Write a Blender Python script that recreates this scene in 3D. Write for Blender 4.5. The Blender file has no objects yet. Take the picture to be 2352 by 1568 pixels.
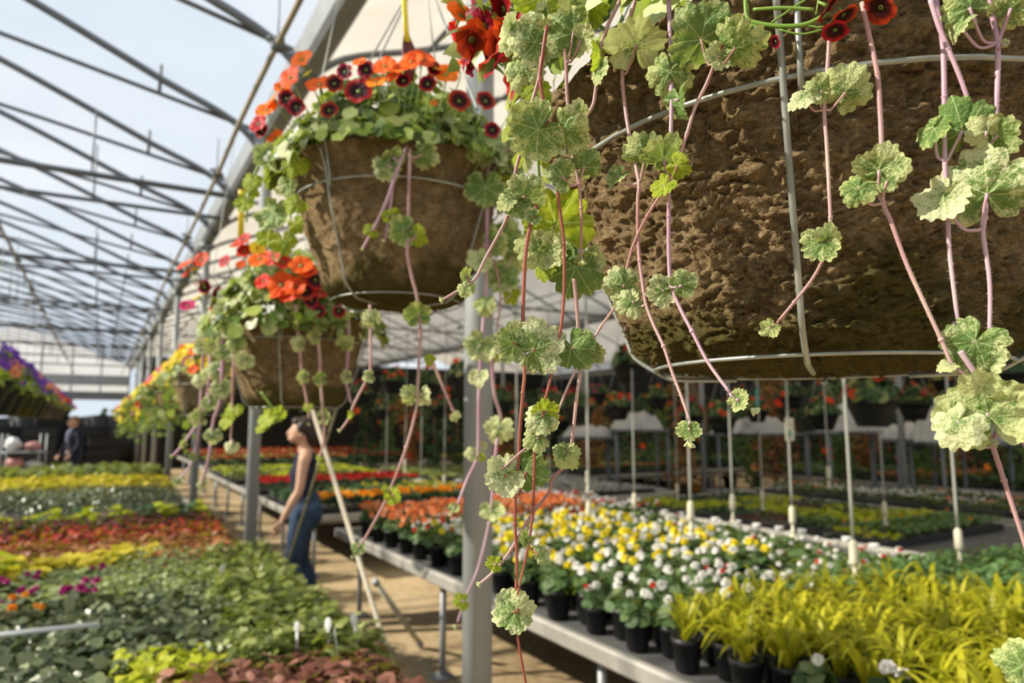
import bpy, math, random
from math import sin, cos, tan, atan, atan2, pi, radians, sqrt, exp
from mathutils import Vector as V, Matrix, noise, Quaternion

rnd = random.Random(11)
sc = bpy.context.scene
col = sc.collection

# ------------------------------------------------------------------ camera frame
W, H, F = 2352, 1568, 1568.0            # 24 mm on a 36 mm wide sensor
PITCH, YAW = atan(186 / 1568.0), radians(31)
CAM = V((0, 0, 1.6))
FW = V((sin(YAW) * cos(PITCH), cos(YAW) * cos(PITCH), sin(PITCH)))
RT = V((cos(YAW), -sin(YAW), 0))
UP = RT.cross(FW)

def ray(x, y): return FW + RT * ((x - 1176) / F) + UP * ((784 - y) / F)
def P(x, y, d): return CAM + ray(x, y) * d
def onZ(x, y, z):
    r = ray(x, y); return CAM + r * ((z - 1.6) / r.z)
def onX(x, y, X):
    r = ray(x, y); return CAM + r * (X / r.x)
def onY(x, y, Y):
    r = ray(x, y); return CAM + r * (Y / r.y)

# ------------------------------------------------------------------ objects
def tag(o, label=None, cat=None, group=None, kind=None):
    if label: o['label'] = label
    if cat: o['category'] = cat
    if group: o['group'] = group
    if kind: o['kind'] = kind
    return o

def empty(name, loc, rz=0.0, label=None, cat=None, group=None):
    o = bpy.data.objects.new(name, None)
    o.empty_display_size = .05
    o.location = loc; o.rotation_euler = (0, 0, rz)
    col.objects.link(o)
    return tag(o, label, cat, group)

def kids(o): return KIDS.get(o.name, [])
KIDS = {}
def link(o, parent=None):
    col.objects.link(o)
    if parent is not None:
        o.parent = parent
        KIDS.setdefault(parent.name, []).append(o)
    return o

def dup(root, loc, rz=0.0, s=1.0, label=None, group=None):
    r = root.copy(); col.objects.link(r)
    r.location = loc; r.rotation_euler = (0, 0, rz); r.scale = (s, s, s)
    if label: r['label'] = label
    if group: r['group'] = group
    for ch in kids(root):
        c = ch.copy(); col.objects.link(c); c.parent = r
        for g in kids(ch):
            d = g.copy(); col.objects.link(d); d.parent = c
    return r

class MB:
    """collects geometry for one mesh object"""
    def __init__(s): s.v, s.f, s.m = [], [], []
    def add(s, vs, fs, mi=0):
        o = len(s.v); s.v.extend(vs)
        s.f.extend([tuple(i + o for i in f) for f in fs]); s.m.extend([mi] * len(fs))
    def box(s, c, size, mi=0, rz=0.0, M=None):
        hx, hy, hz = size[0] / 2, size[1] / 2, size[2] / 2
        vs = [V((x, y, z)) for z in (-hz, hz) for x, y in ((-hx, -hy), (hx, -hy), (hx, hy), (-hx, hy))]
        if M is None: M = Matrix.Rotation(rz, 3, 'Z')
        vs = [M @ v + V(c) for v in vs]
        s.add(vs, [(3, 2, 1, 0), (4, 5, 6, 7), (0, 1, 5, 4), (1, 2, 6, 5), (2, 3, 7, 6), (3, 0, 4, 7)], mi)
    def bbox(s, c, size, b=.006, mi=0):
        """box with chamfered long edges (profile swept along its longest axis)"""
        ax = max(range(3), key=lambda i: size[i]); u, w = [i for i in range(3) if i != ax]
        hu, hw, hl = size[u] / 2, size[w] / 2, size[ax] / 2
        pr = [(-hu + b, -hw), (hu - b, -hw), (hu, -hw + b), (hu, hw - b), (hu - b, hw), (-hu + b, hw), (-hu, hw - b), (-hu, -hw + b)]
        vs = []
        for l in (-hl, hl):
            for a, d in pr:
                p = [0, 0, 0]; p[ax] = l; p[u] = a; p[w] = d; vs.append(V(p) + V(c))
        fs = [(i, (i + 1) % 8, 8 + (i + 1) % 8, 8 + i) for i in range(8)] + [tuple(range(7, -1, -1)), tuple(range(8, 16))]
        s.add(vs, fs, mi)
    def tube(s, pts, r, n=6, mi=0, cap=True, squash=1.0):
        pts = [V(p) for p in pts]; k = len(pts)
        rs = r if isinstance(r, (list, tuple)) else [r] * k
        vs = []; prev = None
        for i, p in enumerate(pts):
            t = (pts[min(i + 1, k - 1)] - pts[max(i - 1, 0)])
            t = t.normalized() if t.length > 1e-9 else V((0, 0, 1))
            if prev is None:
                a = V((0, 0, 1)) if abs(t.z) < .9 else V((1, 0, 0))
                nrm = (a - t * a.dot(t)).normalized()
            else:
                nrm = prev - t * prev.dot(t)
                nrm = nrm.normalized() if nrm.length > 1e-6 else prev
            prev = nrm; b = t.cross(nrm)
            for j in range(n):
                a = 2 * pi * j / n
                vs.append(p + (nrm * cos(a) + b * sin(a) * squash) * rs[i])
        fs = [(i * n + j, i * n + (j + 1) % n, (i + 1) * n + (j + 1) % n, (i + 1) * n + j) for i in range(k - 1) for j in range(n)]
        if cap: fs += [tuple(range(n - 1, -1, -1)), tuple(range((k - 1) * n, k * n))]
        s.add(vs, fs, mi)
    def lathe(s, prof, c, n=24, mi=0, M=None, ripple=None):
        vs = []
        for r, z in prof:
            for j in range(n):
                a = 2 * pi * j / n; rr = r * (ripple(a, z) if ripple else 1)
                p = V((rr * cos(a), rr * sin(a), z)); vs.append((M @ p if M else p) + V(c))
        k = len(prof)
        fs = [(i * n + j, i * n + (j + 1) % n, (i + 1) * n + (j + 1) % n, (i + 1) * n + j) for i in range(k - 1) for j in range(n)]
        fs += [tuple(range(n - 1, -1, -1)), tuple(range((k - 1) * n, k * n))]
        s.add(vs, fs, mi)
    def blob(s, c, r, n=8, k=6, mi=0, M=None, amp=0.0, fr=3.0, seed=0.0):
        r = V((r, r, r)) if not hasattr(r, '__len__') else V(r)
        vs = []
        for i in range(k + 1):
            th = pi * i / k
            for j in range(n):
                a = 2 * pi * j / n
                d = V((sin(th) * cos(a), sin(th) * sin(a), cos(th)))
                q = 1 + amp * noise.noise(d * fr + V((seed, seed * 2, 0))) if amp else 1
                p = V((d.x * r.x, d.y * r.y, d.z * r.z)) * q
                vs.append((M @ p if M else p) + V(c))
        fs = [(i * n + j, (i + 1) * n + j, (i + 1) * n + (j + 1) % n, i * n + (j + 1) % n) for i in range(k) for j in range(n)]
        s.add(vs, fs, mi)
    def mesh(s, name, mats, smooth=True, base=None):
        me = bpy.data.meshes.new(name)
        b = V(base) if base is not None else V((0, 0, 0))
        me.from_pydata([tuple(V(v) - b) for v in s.v], [], s.f)
        for m in (mats if isinstance(mats, (list, tuple)) else [mats]): me.materials.append(m)
        me.polygons.foreach_set('material_index', s.m)
        if smooth: me.polygons.foreach_set('use_smooth', [True] * len(s.f))
        me.update()
        return me
    def build(s, name, mats, parent=None, base=None, smooth=True):
        return link(bpy.data.objects.new(name, s.mesh(name, mats, smooth, base)), parent)

def frame(n, t):
    """rotation whose local z is n and local y close to t"""
    n = V(n).normalized(); t = V(t); t = t - n * t.dot(n)
    if t.length < 1e-5:
        t = n.orthogonal()
    t.normalize(); x = t.cross(n)
    return Matrix((x, t, n)).transposed()

def spline(pts, k=6):
    """Catmull-Rom through 3-D points"""
    pts = [V(p) for p in pts]
    if len(pts) < 3: return [pts[0].lerp(pts[-1], i / k) for i in range(k + 1)]
    q = [pts[0] * 2 - pts[1]] + pts + [pts[-1] * 2 - pts[-2]]; out = []
    for i in range(1, len(q) - 2):
        a, b, c, d = q[i - 1:i + 3]
        for j in range(k):
            t = j / k
            out.append(.5 * (2 * b + (c - a) * t + (2 * a - 5 * b + 4 * c - d) * t * t + (3 * b - a - 3 * c + d) * t ** 3))
    out.append(pts[-1]); return out

# ------------------------------------------------------------------ materials
class NT:
    def __init__(s, name):
        s.mat = bpy.data.materials.new(name); s.mat.use_nodes = True
        s.t = s.mat.node_tree; s.t.nodes.clear()
        s.out = s.n('ShaderNodeOutputMaterial')
    def n(s, typ, **kw):
        nd = s.t.nodes.new(typ)
        for k, v in kw.items():
            if k.startswith('i_'):
                nd.inputs[k[2:].replace('_', ' ')].default_value = v
            else: setattr(nd, k, v)
        return nd
    def l(s, a, b): s.t.links.new(a, b)
    def math(s, op, a, b=None, c=None, clamp=False):
        nd = s.n('ShaderNodeMath', operation=op); nd.use_clamp = clamp
        for i, v in enumerate((a, b, c)):
            if v is None: continue
            if isinstance(v, (int, float)): nd.inputs[i].default_value = v
            else: s.l(v, nd.inputs[i])
        return nd.outputs[0]
    def mix(s, fac, a, b):
        nd = s.n('ShaderNodeMix', data_type='RGBA')
        for sk, v in ((nd.inputs[0], fac), (nd.inputs[6], a), (nd.inputs[7], b)):
            if hasattr(v, 'is_output'): s.l(v, sk)
            elif isinstance(v, (int, float)): sk.default_value = v
            else: sk.default_value = (*v[:3], 1)
        return nd.outputs[2]
    def ramp(s, fac, stops, interp='LINEAR'):
        nd = s.n('ShaderNodeValToRGB'); nd.color_ramp.interpolation = interp
        e = nd.color_ramp.elements
        while len(e) < len(stops): e.new(.5)
        for el, (p, c) in zip(e, stops):
            el.position = p; el.color = (*c[:3], 1) if hasattr(c, '__len__') else (c, c, c, 1)
        s.l(fac, nd.inputs[0]); return nd.outputs[0]
    def noise(s, scale, detail=3, rough=.55, vec=None, out=0, dist=0):
        nd = s.n('ShaderNodeTexNoise'); nd.inputs['Scale'].default_value = scale
        nd.inputs['Detail'].default_value = detail; nd.inputs['Roughness'].default_value = rough
        nd.inputs['Distortion'].default_value = dist
        if vec is not None: s.l(vec, nd.inputs['Vector'])
        return nd.outputs[out]
    def coord(s, which='Object'):
        return s.n('ShaderNodeTexCoord').outputs[which]
    def bump(s, h, strength=.4, dist=.01):
        nd = s.n('ShaderNodeBump'); nd.inputs['Strength'].default_value = strength
        nd.inputs['Distance'].default_value = dist; s.l(h, nd.inputs['Height']); return nd.outputs[0]
    def bsdf(s, colr, rough=.6, spec=.3, metal=0.0, normal=None, **kw):
        nd = s.n('ShaderNodeBsdfPrincipled')
        if hasattr(colr, 'is_output'): s.l(colr, nd.inputs['Base Color'])
        else: nd.inputs['Base Color'].default_value = (*colr[:3], 1)
        if hasattr(rough, 'is_output'): s.l(rough, nd.inputs['Roughness'])
        else: nd.inputs['Roughness'].default_value = rough
        nd.inputs['Specular IOR Level'].default_value = spec
        nd.inputs['Metallic'].default_value = metal
        if normal is not None: s.l(normal, nd.inputs['Normal'])
        return nd.outputs[0]
    def done(s, shader):
        s.l(shader, s.out.inputs[0]); return s.mat
    def mixsh(s, fac, a, b):
        nd = s.n('ShaderNodeMixShader')
        if hasattr(fac, 'is_output'): s.l(fac, nd.inputs[0])
        else: nd.inputs[0].default_value = fac
        s.l(a, nd.inputs[1]); s.l(b, nd.inputs[2]); return nd.outputs[0]
    def transl(s, colr):
        nd = s.n('ShaderNodeBsdfTranslucent')
        if hasattr(colr, 'is_output'): s.l(colr, nd.inputs[0])
        else: nd.inputs[0].default_value = (*colr[:3], 1)
        return nd.outputs[0]

def plain(name, c, rough=.6, spec=.3, metal=0.0, var=.12, scale=8, bump=0, bscale=40):
    t = NT(name); co = t.coord()
    nz = t.noise(scale, 3, vec=co)
    c2 = tuple(max(0, x * (1 - var * 2)) for x in c)
    cc = t.mix(t.ramp(nz, [(.3, 0), (.7, 1)]), c2, c)
    nm = t.bump(t.noise(bscale, 3, vec=co), bump, .004) if bump else None
    return t.done(t.bsdf(cc, rough, spec, metal, nm))

def leafmat(name, c1, c2, c3=None, trans=.35, rough=.5, rnd_obj=.5, spec=.3):
    """foliage: colour varies leaf by leaf (random per island) and plant by plant"""
    t = NT(name)
    isl = t.n('ShaderNodeNewGeometry').outputs['Random Per Island']
    orn = t.n('ShaderNodeObjectInfo').outputs['Random']
    f = t.math('ADD', t.math('MULTIPLY', isl, 1 - rnd_obj), t.math('MULTIPLY', orn, rnd_obj))
    stops = [(.12, c1), (.85, c2)] if c3 is None else [(.1, c1), (.5, c2), (.92, c3)]
    cc = t.ramp(f, stops)
    cc2 = t.n('ShaderNodeHueSaturation'); t.l(cc, cc2.inputs['Color'])
    nz = t.noise(60, 2, vec=t.coord())
    t.l(t.math('ADD', t.math('MULTIPLY', nz, .5), .75), cc2.inputs['Value'])
    c = cc2.outputs[0]
    sh = t.bsdf(c, rough, spec)
    if trans: sh = t.mixsh(trans, sh, t.transl(t.mix(.5, c, (.45, .55, .04)) if trans > .2 else c))
    return t.done(sh)

def flowermat(name, stops, trans=.3, rough=.55, var=.15):
    """radial colour from the flower's own centre to its petal edge"""
    t = NT(name); co = t.coord()
    sp = t.n('ShaderNodeSeparateXYZ'); t.l(co, sp.inputs[0])
    r = t.math('SQRT', t.math('ADD', t.math('MULTIPLY', sp.outputs[0], sp.outputs[0]), t.math('MULTIPLY', sp.outputs[1], sp.outputs[1])))
    nz = t.noise(5, 2, vec=co)
    rr = t.math('ADD', r, t.math('MULTIPLY', t.math('SUBTRACT', nz, .5), .25))
    c = t.ramp(rr, stops)
    hs = t.n('ShaderNodeHueSaturation'); t.l(c, hs.inputs['Color'])
    orn = t.n('ShaderNodeObjectInfo').outputs['Random']
    t.l(t.math('ADD', t.math('MULTIPLY', orn, var * 2), 1 - var), hs.inputs['Value'])
    t.l(t.math('ADD', t.math('MULTIPLY', orn, .03), .485), hs.inputs['Hue'])
    c = hs.outputs[0]
    return t.done(t.mixsh(trans, t.bsdf(c, rough, .2), t.transl(c)))

def petalmat(name, c1, c2, trans=.25):
    t = NT(name)
    isl = t.n('ShaderNodeNewGeometry').outputs['Random Per Island']
    c = t.ramp(isl, [(.1, c1), (.9, c2)])
    return t.done(t.mixsh(trans, t.bsdf(c, .55, .25), t.transl(c)))

def variegated(name='variegated_leaf', bias=0.0):
    t = NT(name); co = t.coord()
    sp = t.n('ShaderNodeSeparateXYZ'); t.l(co, sp.inputs[0]); x, y = sp.outputs[0], sp.outputs[1]
    r = t.math('SQRT', t.math('ADD', t.math('MULTIPLY', x, x), t.math('MULTIPLY', y, y)))
    oi = t.n('ShaderNodeObjectInfo').outputs['Random']
    gi = t.math('FRACT', t.math('MULTIPLY', oi, 7.31))
    off = t.n('ShaderNodeCombineXYZ'); t.l(t.math('MULTIPLY', oi, 50), off.inputs[0])
    va = t.n('ShaderNodeVectorMath', operation='ADD'); t.l(co, va.inputs[0]); t.l(off.outputs[0], va.inputs[1])
    big = t.noise(2.6, 3, .6, va.outputs[0]); fine = t.noise(11, 5, .8, va.outputs[0], dist=1.0)
    m = t.math('ADD', t.math('MULTIPLY', big, .55), t.math('MULTIPLY', fine, 1.0))
    m = t.math('ADD', m, t.math('ADD', t.math('MULTIPLY', r, .30), -.09 + bias))
    m = t.math('ADD', m, t.math('MULTIPLY', t.math('SUBTRACT', gi, .62), .20))
    f = t.ramp(m, [(.74, 0), (.88, 1)])
    # veins along the lobe axes
    an = t.math('ARCTAN2', x, y)
    fr = t.math('ABSOLUTE', t.math('SUBTRACT', t.math('FRACT', t.math('ADD', t.math('MULTIPLY', an, 7 / (2 * pi)), .5)), .5))
    vein = t.math('MULTIPLY', t.math('LESS_THAN', t.math('MULTIPLY', fr, r), .016), .55)
    green = t.mix(big, (.06, .145, .03), (.20, .31, .07))
    cream = t.mix(t.math('FRACT', t.math('MULTIPLY', oi, 3.7)), (.50, .56, .20), (.64, .66, .38))
    c = t.mix(f, green, cream)
    c = t.mix(vein, c, (.60, .68, .32))
    hgt = t.math('ADD', t.math('MULTIPLY', t.noise(7, 3, .6, va.outputs[0]), 1.0), t.math('MULTIPLY', vein, -.5))
    nm = t.bump(hgt, .6, .004)
    sh = t.bsdf(c, .55, .3, normal=nm)
    return t.done(t.mixsh(.30, sh, t.transl(t.mix(.3, c, (.55, .62, .05)))))

def yellowleaf():
    t = NT('yellow_green_leaf'); co = t.coord()
    sp = t.n('ShaderNodeSeparateXYZ'); t.l(co, sp.inputs[0]); x, y = sp.outputs[0], sp.outputs[1]
    r = t.math('SQRT', t.math('ADD', t.math('MULTIPLY', x, x), t.math('MULTIPLY', y, y)))
    an = t.math('ARCTAN2', x, y)
    fr = t.math('ABSOLUTE', t.math('SUBTRACT', t.math('FRACT', t.math('ADD', t.math('MULTIPLY', an, 7 / (2 * pi)), .5)), .5))
    vein = t.math('LESS_THAN', t.math('MULTIPLY', fr, r), .014)
    c = t.mix(t.ramp(t.noise(4, 4, .65, co), [(.35, 0), (.68, 1)]), (.22, .36, .02), (.56, .60, .04))
    c = t.mix(vein, c, (.55, .62, .20))
    sh = t.bsdf(c, .5, .3, normal=t.bump(t.noise(8, 3, .6, co), .5, .004))
    return t.done(t.mixsh(.5, sh, t.transl(c)))

def fibre():
    t = NT('moulded_fibre'); co = t.coord()
    sq = t.n('ShaderNodeMapping'); sq.inputs['Scale'].default_value = (1, 1, 1.5); t.l(co, sq.inputs[0]); co = sq.outputs[0]
    a = t.noise(34, 6, .75, co, dist=.9); b = t.noise(130, 5, .82, co, dist=1.8); g = t.noise(7, 3, .6, co)
    sp = t.n('ShaderNodeSeparateXYZ'); t.l(co, sp.inputs[0]); z = t.math('MULTIPLY', sp.outputs[2], 1 / 1.5)
    c = t.ramp(t.math('ADD', t.math('MULTIPLY', a, .5), t.math('MULTIPLY', b, .5)), [(.33, (.045, .028, .012)), (.44, (.28, .19, .092)), (.54, (.52, .37, .195)), (.66, (.74, .59, .37))])
    moss = t.math('MULTIPLY', t.ramp(t.math('ADD', t.math('MULTIPLY', z, -9.0), t.math('ADD', t.math('MULTIPLY', g, 1.8), .04)), [(.32, 0), (.6, 1)]), .85)
    c = t.mix(moss, c, t.mix(b, (.03, .027, .004), (.22, .20, .045)))
    h = t.math('ADD', t.math('MULTIPLY', a, .7), t.math('MULTIPLY', b, .6))
    return t.done(t.bsdf(c, .95, .08, normal=t.bump(h, 1.0, .03)))

M = {}
M['varieg'] = variegated(); M['varieg_green'] = variegated('green_variegated_leaf', -.13); M['yleaf'] = yellowleaf(); M['fibre'] = fibre()
def stemmat(name, c1, c2, c3):
    t = NT(name); co = t.coord()
    c = t.ramp(t.noise(14, 2, .5, co), [(.3, c1), (.5, c2), (.72, c3)])
    return t.done(t.mixsh(.12, t.bsdf(c, .45, .4), t.transl(c)))
M['stem'] = stemmat('pink_stem', (.36, .17, .14), (.50, .30, .29), (.58, .42, .34))
M['stemv'] = stemmat('purple_stem', (.40, .20, .28), (.50, .31, .38), (.60, .46, .46))
M['stemr'] = stemmat('red_brown_stem', (.24, .06, .04), (.36, .12, .08), (.42, .2, .1))
M['stemg'] = stemmat('green_stem', (.14, .26, .03), (.22, .34, .06), (.36, .42, .12))
M['bud'] = leafmat('pale_bud', (.55, .60, .22), (.72, .72, .45), trans=.25)
M['wire'] = plain('galvanised_wire', (.40, .42, .38), .42, .5, .5, .2, 30)
M['steel'] = plain('galvanised_steel', (.36, .38, .39), .5, .5, .35, .12, 6)
M['post'] = plain('painted_grey_post', (.27, .285, .28), .5, .4, .1, .10, 4)
M['bow'] = plain('roof_steel', (.17, .185, .205), .5, .4, .2, .1, 3)
M['alu'] = plain('aluminium_rail', (.40, .385, .34), .45, .5, .25, .15, 5)
M['mesh'] = plain('bench_mesh', (.11, .11, .108), .7, .3, .1, .15, 12)
M['cream'] = plain('cream_plastic', (.62, .58, .44), .5, .4, 0, .06)
M['tubeg'] = plain('grey_tube', (.36, .36, .32), .45, .4, 0, .08)
M['white'] = plain('white_plastic', (.72, .72, .70), .5, .4, 0, .05)
M['black'] = plain('black_plastic', (.012, .012, .013), .45, .4, 0, .1)
M['soil'] = plain('potting_soil', (.05, .033, .02), .95, .1, 0, .3, 60, .6)
M['conduit'] = plain('beige_conduit', (.42, .37, .28), .55, .3, 0, .12, 5)
M['yellow'] = plain('yellow_plastic', (.80, .62, .03), .4, .4, 0, .04)
M['maroon'] = plain('maroon_tag', (.16, .04, .035), .5, .3, 0, .2)
M['skin'] = plain('skin', (.56, .33, .22), .5, .35, 0, .05, 10)
M['hair'] = plain('dark_brown_hair', (.035, .02, .014), .5, .4, 0, .2, 40)
M['hairb'] = plain('fair_brown_hair', (.22, .11, .05), .5, .4, 0, .2, 40)
M['navy'] = plain('navy_cloth', (.018, .02, .042), .8, .2, 0, .15, 30)
M['jeans'] = plain('blue_denim', (.045, .075, .13), .85, .2, 0, .25, 14)
M['shirt'] = plain('grey_blue_shirt', (.22, .22, .32), .8, .2, 0, .1)
# ------------------------------------------------------------------ leaves, flowers, plants
def leaf_mesh(name, mat, seed, cup=.12, droop=.25, wave=.12, lobes=9, nt=90, nr=8, scal=.15):
    r_ = random.Random(seed); ph, ph2 = r_.uniform(0, 6), r_.uniform(0, 6); sh = r_.uniform(-.25, .25)
    mb = MB(); vs = [V((0, 0, 0))]
    for i in range(1, nr + 1):
        q = (i / nr) ** .9
        for j in range(nt):
            a = -pi + 2 * pi * j / nt
            aa = abs(a)
            base = 1.0 if aa < 1.9 else 1.0 - .42 * ((aa - 1.9) / (pi - 1.9)) ** 1.3
            base *= 1 - .82 * exp(-((pi - aa) / .16) ** 2)
            lob = (1 - abs(cos(2.5 * a)))
            tooth = 1 - abs(cos(lobes / 2 * a * 5 / 3))
            rr = base * (1 - scal * 1.15 * lob ** 1.2 - .15 * tooth ** .75 * (.7 + .5 * noise.noise(V((a * 2, seed, 0)))) + .08 * noise.noise(V((a * .9, seed * 3.3, 1))) + sh * .3 * sin(a))
            rr = q * (1 + (rr - 1) * (q ** 1.6 if base > .9 else 1)) if base > .9 else q * rr
            x, y = rr * sin(a), rr * cos(a)
            z = -.13 * q * lob + .05 * q ** 4 * tooth + cup * q * q * (1 if aa < 2.4 else .5) - droop * y * abs(y) * (1 if y > 0 else -.4)
            z += wave * q * q * sin(2 * a + ph) + wave * .55 * q ** 3 * sin(5 * a + ph2)
            z += .13 * q * noise.noise(V((x * 3 + seed, y * 3, seed * 1.7))) + .05 * noise.noise(V((x * 8, y * 8 + seed, 3.1)))
            vs.append(V((x, y, z)))
    fs = [(0, 1 + j, 1 + (j + 1) % nt) for j in range(nt)]
    for i in range(nr - 1):
        o = 1 + i * nt
        fs += [(o + j, o + nt + j, o + nt + (j + 1) % nt, o + (j + 1) % nt) for j in range(nt)]
    mb.add(vs, fs)
    me = mb.mesh(name, mat)
    return me

LEAF = [leaf_mesh('leaf_blade', M['varieg'], s, c, d, w, lob) for s, c, d, w, lob in
        [(1, .10, .30, .12, 9), (2, -.12, .35, .16, 9), (3, .2, .15, .10, 11), (4, -.22, .5, .14, 9), (5, .05, .2, .22, 11), (6, -.3, .1, .12, 9)]]
LEAFG = []
for me_ in LEAF:
    m2_ = me_.copy(); m2_.materials.clear(); m2_.materials.append(M['varieg_green']); LEAFG.append(m2_)
LEAFY = [leaf_mesh('leaf_blade', M['yleaf'], s, c, d, w, 9) for s, c, d, w in [(11, .1, .2, .1), (12, -.15, .3, .15)]]
def bud_mesh():
    mb = MB()
    for k in range(7):
        a = k * 2.4; l = .9 - .09 * k
        Mr = Matrix.Rotation(a, 3, 'Z') @ Matrix.Rotation(.95 - .12 * k, 3, 'X')
        for t in (-1, 0, 1):
            mb.blob(Mr @ V((t * .22 * l, 0, .62 * l)), (.2 * l, .12, .34 * l), 7, 5, M=Mr, amp=.3, fr=3, seed=k + t)
    mb.blob((0, 0, .25), (.28, .28, .45), 8, 6)
    return mb.mesh('bud_tip', M['bud'])
BUD = bud_mesh()

def flower_mesh(name, mats, seed, lobes=5, nt=40, nr=5, ruff=.06, depth=.4, tube=.9, notch=.13):
    r_ = random.Random(seed); ph = r_.uniform(0, 6)
    mb = MB(); vs = [V((0, 0, -.25 * depth))]
    for i in range(1, nr + 1):
        q = i / nr
        for j in range(nt):
            a = 2 * pi * j / nt
            lob = 1 - abs(cos(lobes / 2 * a))
            rr = q * (1 - notch * lob ** 2 * q * q)
            z = depth * (q ** .6 - .75) - .12 * q ** 3 * (1 - lob) + ruff * q * q * (sin(3 * a + ph) + .7 * sin(7 * a + ph * 2)) - .08 * q * lob
            vs.append(V((rr * cos(a), rr * sin(a), z)))
    fs = [(0, 1 + j, 1 + (j + 1) % nt) for j in range(nt)]
    for i in range(nr - 1):
        o = 1 + i * nt
        fs += [(o + j, o + nt + j, o + nt + (j + 1) % nt, o + (j + 1) % nt) for j in range(nt)]
    mb.add(vs, fs, 0)
    mb.tube([(0, 0, -.12), (0, 0, -.5 * tube), (.05, 0, -tube)], [.16, .11, .05], 8, 1)
    return mb.mesh(name, mats)

FM = {
 'orange': flowermat('orange_petals', [(.06, (.20, .02, .004)), (.24, (.75, .13, .01)), (.6, (.95, .20, .015)), (.95, (.85, .12, .01))]),
 'dark': flowermat('black_red_petals', [(.10, (.07, .025, .006)), (.2, (.012, .002, .003)), (.58, (.04, .002, .004)), (.76, (.26, .007, .009)), (1, (.50, .015, .01))], trans=.15),
 'red': flowermat('red_petals', [(.08, (.06, .003, .003)), (.3, (.40, .01, .008)), (.9, (.58, .03, .01))]),
 'redor': flowermat('orange_red_petals', [(.08, (.10, .006, .003)), (.3, (.70, .05, .008)), (.9, (.85, .09, .01))]),
 'yellow': flowermat('yellow_petals', [(.08, (.45, .2, .01)), (.3, (.85, .62, .02)), (.9, (.9, .72, .03))]),
 'magenta': flowermat('magenta_petals', [(.08, (.1, .005, .03)), (.3, (.42, .015, .13)), (.9, (.55, .03, .2))]),
 'purple': flowermat('purple_petals', [(.08, (.03, .01, .08)), (.3, (.13, .035, .32)), (.9, (.2, .06, .42))]),
 'salmon': flowermat('salmon_petals', [(.08, (.4, .1, .03)), (.3, (.8, .26, .1)), (.9, (.85, .35, .16))]),
 'bigred': flowermat('crimson_petals', [(.1, (.03, .002, .003)), (.35, (.12, .003, .005)), (.7, (.34, .007, .008)), (1, (.46, .015, .009))], trans=.3),
}
FL = {k: [flower_mesh('flower', [m, M['stemg']], 3 + i * 5 + len(k), ruff=(.12 if k == 'bigred' else .06)) for i in range(2)] for k, m in FM.items()}

def add_round(mb, p, Mr, s, mi=0, k=8, cup=.15):
    vs = [V(p)] + [V(p) + Mr @ V((s * sin(a) * (1 - .75 * (abs(a) > 3)), s * (cos(a) * .9 + .25), s * cup * (1 if j % 2 else -.4)))
                   for j, a in [(j, -pi + 2 * pi * j / k) for j in range(k)]]
    mb.add(vs, [(0, 1 + j, 1 + (j + 1) % k) for j in range(k)], mi)
def add_lance(mb, p, Mr, l, w, mi=0, bend=.25):
    q = [(0, 0, 0), (-w, .33 * l, .06 * l), (0, .33 * l, -.02 * l + .05 * l), (w, .33 * l, .06 * l), (-w * .8, .68 * l, -.1 * bend * l), (0, .68 * l, -.16 * bend * l), (w * .8, .68 * l, -.1 * bend * l), (0, l, -bend * l)]
    mb.add([V(p) + Mr @ V(v) for v in q], [(0, 2, 1), (0, 3, 2), (1, 2, 5, 4), (2, 3, 6, 5), (4, 5, 7), (5, 6, 7)], mi)

def mound(mb, c, n, rad, h, ls, style, seed, mi=0, spread=1.0, tilt=.8, fill=.55):
    """leaves scattered over a dome of radius rad and height h"""
    r_ = random.Random(seed)
    for i in range(n):
        a = i * 2.39996 + r_.uniform(-.3, .3); u = sqrt((i + .5) / n)
        rr = rad * u * spread; zz = h * (1 - u * u) * r_.uniform(fill, 1) + h * .12 * r_.random()
        p = V(c) + V((rr * cos(a), rr * sin(a), zz))
        nrm = V((cos(a) * u * tilt, sin(a) * u * tilt, 1 - .4 * u)) + V((r_.uniform(-.4, .4), r_.uniform(-.4, .4), r_.uniform(-.2, .2)))
        tip = V((cos(a + r_.uniform(-.8, .8)), sin(a + r_.uniform(-.8, .8)), r_.uniform(-.3, .3)))
        s = ls * r_.uniform(.7, 1.25)
        if style == 'round': add_round(mb, p, frame(nrm, tip), s, mi)
        else: add_lance(mb, p, frame(nrm, tip), s, s * (.30 if style == 'lance' else .45), mi, r_.uniform(.1, .45))

def petalball(mb, c, r, n, seed, mi=0, squash=1.2):
    """double flower: overlapping rounded petals"""
    r_ = random.Random(seed)
    for i in range(n):
        t = i / n; a = i * 2.4
        el = .15 + 1.35 * t
        d = V((cos(a) * cos(el), sin(a) * cos(el), sin(el) * squash))
        add_round(mb, V(c) + d * r * .45, frame(d + V((r_.uniform(-.2, .2), r_.uniform(-.2, .2), 0)), V((0, 0, 1)) + d * .3), r * .62, mi, 7, .12)

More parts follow.
